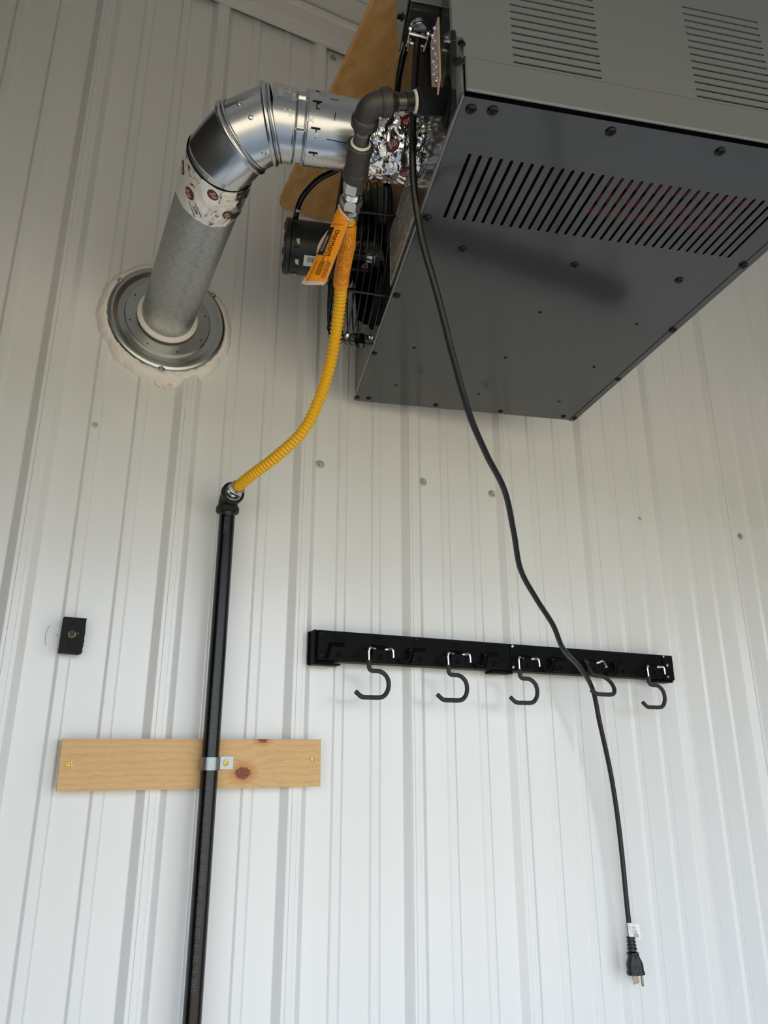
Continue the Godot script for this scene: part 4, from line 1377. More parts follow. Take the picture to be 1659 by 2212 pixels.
func build_hose() -> void:
	var h := thing("gas_hose", "yellow corrugated gas hose curving down from the heater, with an orange printed tag", "gas hose", Vector3(0.2825, 0.4238, 0.075))
	var F := hworld(0.1140, 0.6960, 0.7530)
	var G := hworld(0.1150, 0.6925, 0.7850)
	var H2 := hworld(0.1165, 0.6920, 0.8080)
	var H3 := hworld(0.1175, 0.6910, 0.8230)
	var ad := MB.new()
	ad.lathe(F, G - F, [Vector2(-0.004, 0.0095), Vector2(0.002, 0.0095)], 24)
	ad.lathe(F + (G - F).normalized() * 0.001, G - F, [Vector2(0, 0.0118), Vector2(0.0015, 0.0136), Vector2(0.0165, 0.0136), Vector2(0.0185, 0.0120), Vector2(0.0185, 0.010)], 6, true, 0.3)
	ad.lathe(F, G - F, [Vector2(0.0185, 0.0105), Vector2(0.0330, 0.0105)], 24)
	threads(ad, F.lerp(G, 0.62), F.lerp(G, 0.85), 0.0112, 3)
	part("adapter", ad, M.zinc, h)
	var nu := MB.new()
	nu.lathe(G - (H2 - G).normalized() * 0.0035, H2 - G, [Vector2(0, 0.0105), Vector2(0, 0.0130), Vector2(0.002, 0.0148), Vector2(0.0145, 0.0148), Vector2(0.0165, 0.0132)], 6, true, 0.12)
	nu.lathe(G, H2 - G, [Vector2(0.0128, 0.0134), Vector2(0.0200, 0.0134), Vector2(0.0245, 0.0118), Vector2(0.0300, 0.0112)], 28)
	part("nut", nu, M.zinc, h)
	var pts := smooth_path([H2, H3, Vector3(0.3330, 0.6790, 0.4450), hworld(0.1208, 0.6630, 0.9120), Vector3(0.3573, 0.6490, 0.3620), Vector3(0.3661, 0.6160, 0.3250), Vector3(0.3670, 0.5729, 0.3000), Vector3(0.3609, 0.5275, 0.2750), Vector3(0.3483, 0.4845, 0.2400), Vector3(0.3224, 0.4545, 0.1950), Vector3(0.2985, 0.4363, 0.1500), Vector3(0.2852, 0.4268, 0.1130), Vector3(0.2836, 0.4250, 0.1000)], 0.0013)
	var rad := []
	var s := 0.0
	var total := 0.0
	for i in range(1, pts.size()):
		total += (pts[i] as Vector3).distance_to(pts[i - 1])
	for i in pts.size():
		if i > 0:
			s += (pts[i] as Vector3).distance_to(pts[i - 1])
		rad.append(0.0088 + 0.0010 * sin(TAU * s / 0.0062))
	var hm := MB.new()
	hm.tube(pts, rad, 20)
	part("corrugated_tube", hm, M.yellow, h)
	# lower end
	var L0 := Vector3(0.2836, 0.4250, 0.1080)
	var dirn := Vector3(-0.0018, -0.0010, -0.0320).normalized()
	var ln := MB.new()
	ln.lathe(L0, dirn, [Vector2(0, 0.0094), Vector2(0, 0.0112), Vector2(0.006, 0.0116), Vector2(0.0065, 0.0125)], 28)
	ln.lathe(L0 + dirn * 0.006, dirn, [Vector2(0, 0.0118), Vector2(0.0012, 0.0136), Vector2(0.010, 0.0136), Vector2(0.0112, 0.0124)], 6, true, 0.25)
	ln.lathe(L0 + dirn * 0.0172, dirn, [Vector2(0, 0.0112), Vector2(0.001, 0.0134), Vector2(0.0085, 0.0134), Vector2(0.0095, 0.0120)], 6, true, 0.75)
	ln.lathe(L0 + dirn * 0.0260, dirn, [Vector2(0, 0.0124), Vector2(0.010, 0.0118)], 26)
	part("lower_nut", ln, M.zinc, h)
	# printed sleeve round the top of the hose, and the tag folded out of it
	var run := []
	s = 0.0
	for i in pts.size():
		if i > 0:
			s += (pts[i] as Vector3).distance_to(pts[i - 1])
		if s > 0.020 and s < 0.125:
			run.append(pts[i])
	var few := []
	for i in range(0, run.size(), 8):
		few.append(run[i])
	var sl := MB.new()
	sl.tube(few, 0.0112, 28, false)
	var sleeve := part("printed_sleeve", sl, M.tag, h)
	var n := few.size()
	var camp := Vector3(0.0053, 0, 1.2548)
	var onsl := func(p: Vector2) -> Array:
		var q: float = clampf(p.x, 0.0, 0.999) * (n - 1)
		var i := mini(int(q), n - 2)
		var c: Vector3 = (few[i] as Vector3).lerp(few[i + 1], q - i)
		var tn: Vector3 = ((few[i + 1] as Vector3) - (few[i] as Vector3)).normalized()
		var tw := (camp - c).normalized()
		var nv := (tw - tn * tw.dot(tn)).normalized()
		var rt := tn.cross(nv).normalized()
		if rt.dot(Vector3(0.9, 0, 0.4)) < 0: rt = -rt
		var a := p.y / 0.0113
		var d := nv * cos(a) + rt * sin(a)
		return [c + d * 0.01135, d]
	var sp := MB.new()
	var rng := RandomNumberGenerator.new()
	rng.seed = 12
	for row in 8:
		var y := 0.0100 - 0.0026 * row
		var x := 0.10
		while x < 0.90:
			var w := rng.randf_range(0.012, 0.055)
			if rng.randf() < 0.88:
				bar_patch(sp, Vector2(x, y), Vector2(minf(x + w, 0.93), y), 0.0006, onsl, 2)
			x += w + 0.012
	part("small_print", sp, M.ink, sleeve)
	build_tag(h)

func build_tag(h: Node3D) -> void:
	# the folded-out half of the tag: a curved sheet, s down its length, t across it
	var top_l := Vector3(0.3005, 0.6850, 0.4800)
	var top_r := Vector3(0.3150, 0.6735, 0.5000)
	var bot_l := Vector3(0.2925, 0.6400, 0.4020)
	var bot_r := Vector3(0.3170, 0.6300, 0.4230)
	var nrm := (top_r - top_l).cross(bot_l - top_l).normalized()
	var toward := (Vector3(0.0053, 0, 1.2548) - top_l).normalized()
	if nrm.dot(toward) < 0: nrm = -nrm
	var at := func(s: float, t: float, lift: float) -> Vector3:
		var l := top_l.lerp(bot_l, s)
		var r := top_r.lerp(bot_r, s)
		return l.lerp(r, t) + nrm * (0.004 + 0.0045 * sin(t * PI) * (1.0 - 0.5 * s) + 0.004 * s * s + lift)
	var m := MB.new()
	m.sheet(func(i: float, j: float) -> Vector3: return at.call(i, j, 0.0), 20, 12, func(_p): return nrm)
	var tag := part("tag", m, M.tag, h)
	var bk := MB.new()
	bk.sheet(func(i: float, j: float) -> Vector3: return at.call(i, j, -0.0006), 20, 12, func(_p): return -nrm)
	bk.sheet(func(i: float, j: float) -> Vector3: return at.call(0.965 + 0.105 * i + 0.012 * sin(j * 5.0) * i, j - 0.06 + 0.10 * j * (1.0 - i), -0.0003), 4, 10, func(_p): return nrm)
	bk.sheet(func(i: float, j: float) -> Vector3: return at.call(0.10 + 0.50 * i, -0.30 * sin(i * PI) * (1.0 - j), -0.0006), 10, 3, func(_p): return nrm)
	part("tag_back", bk, M.tag_back, tag)
	# fold at the top
	var fo := MB.new()
	fo.sheet(func(i: float, j: float) -> Vector3: return at.call(-0.25 * (1.0 - j) * (1.0 - 0.85 * i), i, 0.002 * sin(j * PI)), 8, 6, func(_p): return nrm)
	part("tag_fold", fo, M.tag, tag)
	var fe := MB.new()
	fe.tube([at.call(-0.25, 0.0, 0.001), at.call(-0.20, 0.25, 0.002), at.call(-0.14, 0.55, 0.002), at.call(-0.07, 0.85, 0.001), at.call(-0.03, 1.0, 0.0)], 0.0016, 6)
	part("fold_edge", fe, M.tag_back, tag)
	var on := func(p: Vector2) -> Array: return [at.call(p.x, p.y, 0.0006), nrm]
	var on2 := func(p: Vector2) -> Array: return [at.call(p.x, p.y, 0.0009), nrm]
	var Ls := top_l.distance_to(bot_l)
	var W := top_l.distance_to(top_r) * 1.1
	var ink := MB.new()
	for k in 8:
		var q := []
		for e in [[k, 0], [k + 1, 0], [k + 1, 1], [k, 1]]:
			q.append(on.call(Vector2(0.10 + 0.46 * e[0] / 8.0, 0.0 if e[1] == 0 else 0.40)))
		ink.tri(q[0][0], q[1][0], q[2][0], nrm, nrm, nrm)
		ink.tri(q[0][0], q[2][0], q[3][0], nrm, nrm, nrm)
	# letters read down the tag: their tops point to its right edge
	letters(ink, "Dormont", 0.0062, func(p: Vector2) -> Array: return on.call(Vector2(0.13 + p.x * 1.12 / Ls, 0.66 + p.y / W)))
	letters(ink, "Dormont", 0.0062, func(p: Vector2) -> Array: return on.call(Vector2(0.134 + p.x * 1.12 / Ls, 0.675 + p.y / W)))
	letters(ink, "A WATTS Brand", 0.0024, func(p: Vector2) -> Array: return on.call(Vector2(0.24 + p.x * 1.1 / Ls, 0.49 + p.y / W)))
	letters(ink, "05/03/24 13:50", 0.0026, func(p: Vector2) -> Array: return on.call(Vector2(0.66 + p.x / Ls, 0.20 + p.y / W)))
	var rng := RandomNumberGenerator.new()
	rng.seed = 31
	var x := 0.66
	while x < 0.90:
		var w := rng.randf_range(0.004, 0.011)
		bar_patch(ink, Vector2(x, 0.40), Vector2(x, 0.66), w * 0.6, func(p: Vector2) -> Array: return on.call(Vector2(x + (p.x - x), p.y)), 2)
		x += w * 1.5
	for row in 4:
		var y := 0.74 + 0.05 * row
		x = 0.62 + 0.02 * row
		while x < 0.93:
			var w := rng.randf_range(0.012, 0.05)
			bar_patch(ink, Vector2(x, y), Vector2(x + w, y), 0.022, on, 1)
			x += w + 0.012
	for k in 12:
		bar_patch(ink, Vector2(0.04 + 0.012 * (k % 2), 0.15 + 0.06 * k), Vector2(0.055 + 0.010 * (k % 2), 0.15 + 0.06 * k), 0.03, on, 1)
	part("tag_print", ink, M.ink, tag)
	var wh := MB.new()
	for row in 3:
		bar_patch(wh, Vector2(0.24, 0.12 + 0.075 * row), Vector2(0.50, 0.12 + 0.075 * row), 0.022 if row == 2 else 0.012, on2, 4)
	part("tag_print_white", wh, M.inkwhite, tag)

# ---------------------------------------------------------------- black gas pipe down the wall, its board and its strap
func build_gas_pipe() -> void:
	var X := 0.2825
	var Z := 0.0448
	var R := 0.01335
	var g := thing("gas_pipe", "glossy black steel gas pipe running straight down the wall, with an elbow on top", "pipe", Vector3(X, FLOOR_Y, Z))
	var m := MB.new()
	m.lathe(Vector3(X, FLOOR_Y, Z), Vector3.UP, [Vector2(0, R), Vector2(1.900, R)], 40)
	part("pipe", m, M.blackpipe, g)
	var th := MB.new()
	th.lathe(Vector3(X, 0.3900, Z), Vector3.UP, [Vector2(0, R + 0.0002), Vector2(0.0115, R + 0.0002)], 32)
	part("bare_thread", th, M.nipple, g)
	var el := MB.new()
	var a := Vector3(X, 0.3980, Z)
	var c := Vector3(X, 0.4240, Z)
	var b := Vector3(X + 0.0008, 0.4243, Z + 0.0300)
	pipe_elbow(el, a, c, b, 0.0165, 0.0196, 0.0095)
	part("elbow", el, M.blackfit, g)
	var pt := MB.new()
	pt.lathe(b - Vector3(0, 0, 0.001), Vector3.BACK, [Vector2(0, 0.0150), Vector2(0.0012, 0.0148), Vector2(0.0030, 0.0130)], 28)
	part("thread_tape", pt, M.ptfe, g)
	# stencilled print, reading down the pipe
	var pr := MB.new()
	var a0 := -0.30
	var on := func(p: Vector2) -> Array:
		var an := a0 + p.y / R
		var nn := Vector3(sin(an), 0, cos(an))
		return [Vector3(X, p.x, Z) + nn * (R + 0.00025), nn]
	for q in [["PRETHREADED USA A53 NSF", 0.125], ["3/4 SCH 40 GR B F-211 OI 041200 UPC LISTED NSF-61 02/15/2025", -0.035], ["GLOBAL", 0.385]]:
		var y0: float = q[1]
		letters(pr, q[0], 0.0066, func(p: Vector2) -> Array: return on.call(Vector2(y0 - p.x * 0.84, p.y)), true)
	part("pipe_print", pr, M.blackprint, g)

	var bd := thing("pine_board", "short knotty pine board screwed level across the wall behind the black pipe", "board", Vector3(0.268, -0.049, 0.0145))
	var w := MB.new()
	var x0 := 0.0672
	var x1 := 0.4705
	var zf := 0.0305
	var zb := 0.0142
	var P := [Vector3(x0, 0.0236, 0), Vector3(x1, 0.0258, 0), Vector3(x1 + 0.001, -0.0487, 0), Vector3(x0 + 0.001, -0.0492, 0)]
	var zz := Vector3(0, 0, zf)
	var zk := Vector3(0, 0, zb)
	w.quad(P[0] + zz, P[1] + zz, P[2] + zz, P[3] + zz, Vector3.BACK, Vector2(0, 0), Vector2(1, 0), Vector2(1, 1), Vector2(0, 1))
	w.quad(P[0] + zk, P[1] + zk, P[2] + zk, P[3] + zk, Vector3.FORWARD, Vector2(0, 0), Vector2(1, 0), Vector2(1, 1), Vector2(0, 1))
	w.quad(P[0] + zz, P[1] + zz, P[1] + zk, P[0] + zk, Vector3.UP, Vector2(0, 0.1), Vector2(1, 0.1), Vector2(1, 0.3), Vector2(0, 0.3))
	w.quad(P[3] + zz, P[2] + zz, P[2] + zk, P[3] + zk, Vector3.DOWN, Vector2(0, 0.1), Vector2(1, 0.1), Vector2(1, 0.3), Vector2(0, 0.3))
	w.quad(P[0] + zz, P[3] + zz, P[3] + zk, P[0] + zk, Vector3.LEFT, Vector2(0, 0), Vector2(0, 1), Vector2(0.04, 1), Vector2(0.04, 0))
	w.quad(P[1] + zz, P[2] + zz, P[2] + zk, P[1] + zk, Vector3.RIGHT, Vector2(0, 0), Vector2(0, 1), Vector2(0.04, 1), Vector2(0.04, 0))
	part("plank", w, M.pine, bd)
	var sc := MB.new()
	sc.lathe(Vector3.ZERO, Vector3.BACK, [Vector2(0, 0.0052), Vector2(0.0014, 0.0049), Vector2(0.0017, 0.0030), Vector2(0.0004, 0.0022), Vector2(0.0003, 0)], 18)
	var scm := sc.mesh()
	for q in [[0.0808, -0.0134], [0.4570, -0.0063]]:
		copy_at(scm, "screw", M.brass, bd, Transform3D(Basis(), Vector3(q[0], q[1], zf) - bd.position))

	var st := thing("pipe_strap", "shiny one-hole metal strap clamping the black pipe to the pine board", "pipe strap", Vector3(X, -0.0120, zf))
	var sm := MB.new()
	var path := []
	for k in 13:
		var an := PI * 0.5 - PI * k / 12.0 * 1.0
		path.append(Vector2(-sin(an) * (R + 0.0010), 0))
	var prof := [Vector2(-0.0190, zf + 0.0003)]
	prof = []
	for k in 25:
		var an := deg_to_rad(-112.0 + 214.0 * k / 24.0)
		prof.append(Vector2(X + sin(an) * (R + 0.0012), Z + cos(an) * (R + 0.0012)))
	prof.append(Vector2(X + R + 0.0020, zf + 0.0040))
	prof.append(Vector2(X + R + 0.0034, zf + 0.0014))
	prof.append(Vector2(X + R + 0.0052, zf + 0.0006))
	prof.append(Vector2(X + R + 0.0265, zf + 0.0006))
	for k in prof.size() - 1:
		var p: Vector2 = prof[k]
		var q: Vector2 = prof[k + 1]
		var dv := (q - p).normalized()
		var nn := Vector3(-dv.y, 0, dv.x)
		nn = nn if nn.dot(Vector3((p.x + q.x) / 2 - X, 0, (p.y + q.y) / 2 - Z)) > 0 or k > 24 else -nn
		if k > 24 and nn.z < 0: nn = -nn
		var tl := 0.0 if k < 26 else 0.0009
		var A := Vector3(p.x, -0.0025 + tl, p.y)
		var B := Vector3(q.x, -0.0025 + tl, q.y)
		var C := Vector3(q.x, -0.0215 + tl, q.y)
		var D := Vector3(p.x, -0.0215 + tl, p.y)
		sm.quad(A, B, C, D, nn)
		var tk := nn * 0.0012
		sm.quad(A + tk, B + tk, C + tk, D + tk, nn)
		sm.quad(A, B, B + tk, A + tk, Vector3.UP)
		sm.quad(D, C, C + tk, D + tk, Vector3.DOWN)
		if k == prof.size() - 2:
			sm.quad(B, C, C + tk, B + tk, Vector3.RIGHT)
	part("strap", sm, M.strap, st)
	var ss := MB.new()
	ss.lathe(Vector3(0.3108, -0.0112, zf + 0.0017), Vector3.BACK, [Vector2(0, 0.0052), Vector2(0.0012, 0.0048), Vector2(0.0014, 0.0030), Vector2(0.0004, 0.0024), Vector2(0.0004, 0)], 18)
	part("screw", ss, M.brass, st)

# ---------------------------------------------------------------- tool rail and its hooks
const RZ := 0.0450            # front of the rail

func build_rail() -> void:
	var bolt := MB.new()
	bolt.lathe(Vector3.ZERO, Vector3.BACK, [Vector2(0.0, 0.0062), Vector2(0.0010, 0.0060), Vector2(0.0012, 0.0042), Vector2(0.0002, 0.0040), Vector2(0.0002, 0.0)], 16)
	bolt.lathe(Vector3.ZERO, Vector3.BACK, [Vector2(0.0, 0.0030), Vector2(0.0030, 0.0030), Vector2(0.0034, 0.0022), Vector2(0.0034, 0.0)], 6, true)
	var bm := bolt.mesh()
	var tiny := pan_screw(0.0026, 0.0012)
	var rnd := pan_screw(0.0036, 0.0026)
	var segs := [
		["tool_rail", "left black tool rail segment with an end bracket and two hooks hanging from it", 0.4545, 0.8532, [0.4880, 0.5680, 0.6485, 0.7280, 0.8080], [0.5270, 0.6890], [0.6485, 0.8080]],
		["tool_rail_001", "right black tool rail segment with two bright screws at its joint and three hooks", 0.8542, 1.2735, [0.8855, 0.9660, 1.0480, 1.1270, 1.2130], [1.1720], [0.9660, 1.1270]]]
	for s in segs:
		var x0: float = s[2]
		var x1: float = s[3]
		var r := thing(s[0], s[1], "tool rail", Vector3((x0 + x1) / 2.0, 0.157, 0.013), Basis(), "black tool rail segments in a row")
		var m := MB.new()
		m.box(Vector3((x0 + x1) / 2.0, 0.1818, RZ - 0.0030), Vector3(x1 - x0, 0.0515, 0.0060), 0.0008)
		m.box(Vector3((x0 + x1) / 2.0, 0.2065, 0.0290), Vector3(x1 - x0, 0.0022, 0.0300), 0.0006)
		m.box(Vector3((x0 + x1) / 2.0, 0.1572, 0.0290), Vector3(x1 - x0, 0.0022, 0.0300), 0.0006)
		m.box(Vector3(x0 + 0.0015, 0.1818, 0.0280), Vector3(0.003, 0.0490, 0.0280), 0.0006)
		m.box(Vector3(x1 - 0.0015, 0.1818, 0.0280), Vector3(0.003, 0.0490, 0.0280), 0.0006)
		part("face", m, M.rail, r)
		for x in s[4]:
			var hs := MB.new()
			var lo := [Vector3(x - 0.0215, 0.1580, RZ), Vector3(x + 0.0200, 0.1580, RZ), Vector3(x + 0.0160, 0.1880, RZ), Vector3(x - 0.0120, 0.1880, RZ)]
			var hi := [Vector3(x - 0.0150, 0.1590, RZ + 0.0065), Vector3(x + 0.0165, 0.1590, RZ + 0.0065), Vector3(x + 0.0145, 0.1790, RZ + 0.0080), Vector3(x - 0.0105, 0.1790, RZ + 0.0080)]
			hs.quad(hi[0], hi[1], hi[2], hi[3], Vector3.BACK)
			for k in 4:
				var kk := (k + 1) % 4
				hs.quad(lo[k], lo[kk], hi[kk], hi[k], (lo[k] + lo[kk]) / 2.0 - (lo[0] + lo[2]) / 2.0 + Vector3(0, 0, 0.002))
			part("socket", hs, M.rail, r)
			copy_at(bm, "bolt", M.rail, r, Transform3D(Basis(), Vector3(x + 0.0035, 0.1660, RZ + 0.0072) - r.position))
			for k in 3:
				var rd := MB.new()
				rd.box(Vector3(x + 0.002, 0.1925 + 0.0040 * k, RZ + 0.0003), Vector3(0.024 - 0.003 * k, 0.0009, 0.0010), 0.0003)
				part("ridge", rd, M.rail, r)
		for x in s[5]:
			copy_at(bm, "bolt", M.rail, r, Transform3D(Basis(), Vector3(x, 0.1655, RZ + 0.0002) - r.position))
		# hooks folded flat against the rail
		for x in s[6]:
			var fh := MB.new()
			fh.tube(smooth_path([Vector3(x - 0.0100, 0.1820, RZ + 0.0030), Vector3(x - 0.0165, 0.1815, RZ + 0.0080), Vector3(x - 0.0185, 0.1740, RZ + 0.0085), Vector3(x - 0.0215, 0.1655, RZ + 0.0085), Vector3(x - 0.0270, 0.1612, RZ + 0.0080), Vector3(x - 0.0350, 0.1616, RZ + 0.0070), Vector3(x - 0.0385, 0.1650, RZ + 0.0060)], 0.0015), 0.0029, 10)
			fh.box(Vector3(x - 0.0175, 0.1800, RZ + 0.0060), Vector3(0.0085, 0.0095, 0.0085), 0.0020)
			part("folded_hook", fh, M.rail, r)
			copy_at(tiny, "pin", M.screw, r, Transform3D(Basis(), Vector3(x - 0.0185, 0.1815, RZ + 0.0112) - r.position))
		if s[0] == "tool_rail":
			for q in [[0.4618, 0.2020], [0.4618, 0.1640], [0.6480, 0.2030]]:
				copy_at(tiny, "screw", M.screw, r, Transform3D(Basis(), Vector3(q[0], q[1], RZ) - r.position))
			var eb := MB.new()
			eb.box(Vector3(0.4517, 0.1790, 0.0270), Vector3(0.0036, 0.0600, 0.0280), 0.0012)
			eb.box(Vector3(0.4530, 0.1790, 0.0150), Vector3(0.0120, 0.0580, 0.0035), 0.0010)
			eb.box(Vector3(0.4760, 0.1510, 0.0250), Vector3(0.0500, 0.0035, 0.0240), 0.0010)
			eb.box(Vector3(0.4730, 0.1540, 0.0250), Vector3(0.0350, 0.0035, 0.0180), 0.0010)
			part("end_bracket", eb, M.rail, r)
		else:
			for q in [[0.8590, 0.2030], [0.8588, 0.1630]]:
				copy_at(rnd, "screw", M.zinc, r, Transform3D(Basis(), Vector3(q[0], q[1], RZ) - r.position))
			copy_at(rnd, "screw", M.zinc, r, Transform3D(Basis(), Vector3(1.2540, 0.1850, RZ + 0.0082) - r.position))
			for q in [[1.2515, 0.2040], [1.2580, 0.1615]]:
				copy_at(tiny, "screw", M.zinc, r, Transform3D(Basis(), Vector3(q[0], q[1], RZ + 0.0036) - r.position))
			var mb2 := MB.new()
			mb2.box(Vector3(0.8380, 0.1530, 0.0265), Vector3(0.0480, 0.0050, 0.0270), 0.0012)
			part("joint_bracket", mb2, M.rail, r)
			var eb := MB.new()
			eb.box(Vector3(1.2630, 0.1805, RZ + 0.0010), Vector3(0.0290, 0.0525, 0.0050), 0.0012)
			eb.box(Vector3(1.2540, 0.1520, 0.0275), Vector3(0.0500, 0.0040, 0.0290), 0.0012)
			eb.box(Vector3(1.2770, 0.1810, 0.0290), Vector3(0.0030, 0.0540, 0.0320), 0.0010)
			part("end_bracket", eb, M.rail, r)
	# five swinging hooks: the wire passes through the socket, drops bare, then a grey sleeve makes the hook
	var labels := ["grey coated hook at the left end of the black rail, first from the vent pipe", "grey coated hook, second from the left on the black rail", "grey coated hook just right of the bright screws at the rail joint", "grey coated hook swung outward with the black cord threaded through it", "grey coated hook at the far right end of the black rail"]
	var ax := [0.5680, 0.7280, 0.8855, 1.0480, 1.2130]
	for i in 5:
		var piv := Vector3(ax[i], 0.1800, RZ + 0.0060)
		var hk := thing("rail_hook" if i == 0 else "rail_hook_%03d" % i, labels[i], "hook", piv, Basis(Vector3.RIGHT, -deg_to_rad(33.0 if i == 3 else 3.0)), "coated hooks on the tool rail")
		var c := func(x: float, y: float, z := 0.0085) -> Vector3: return Vector3(x - 0.5680, y - 0.1800, z)
		var wire := MB.new()
		wire.tube(smooth_path([c.call(0.5610, 0.1800, 0.000), c.call(0.5535, 0.1800, 0.004), c.call(0.5475, 0.1795, 0.0085), c.call(0.5448, 0.1760), c.call(0.5446, 0.1690), c.call(0.5446, 0.1545)], 0.0012), 0.0026, 12)
		part("wire", wire, M.rubber if i == 3 else M.chrome, hk, true)
		var tail := MB.new()
		tail.tube(smooth_path([c.call(0.5810, 0.1800, 0.000), c.call(0.5860, 0.1800, 0.003), c.call(0.5905, 0.1790, 0.0085), c.call(0.5922, 0.1755), c.call(0.5924, 0.1640)], 0.0012), 0.0026, 12)
		part("wire_end", tail, M.chrome, hk, true)
		var sl := MB.new()
		sl.tube(smooth_path([c.call(0.5446, 0.1575), c.call(0.5446, 0.1490), c.call(0.5450, 0.1448), c.call(0.5472, 0.1412), c.call(0.5520, 0.1398), c.call(0.5600, 0.1397), c.call(0.5665, 0.1390), c.call(0.5735, 0.1355), c.call(0.5795, 0.1285), c.call(0.5818, 0.1185), c.call(0.5802, 0.1085), c.call(0.5755, 0.1005), c.call(0.5690, 0.0958), c.call(0.5610, 0.0944), c.call(0.5480, 0.0942), c.call(0.5340, 0.0942), c.call(0.5290, 0.0954), c.call(0.5245, 0.0985), c.call(0.5185, 0.1035)], 0.0013), 0.0040, 14)
		part("sleeve", sl, M.rubber, hk, true)

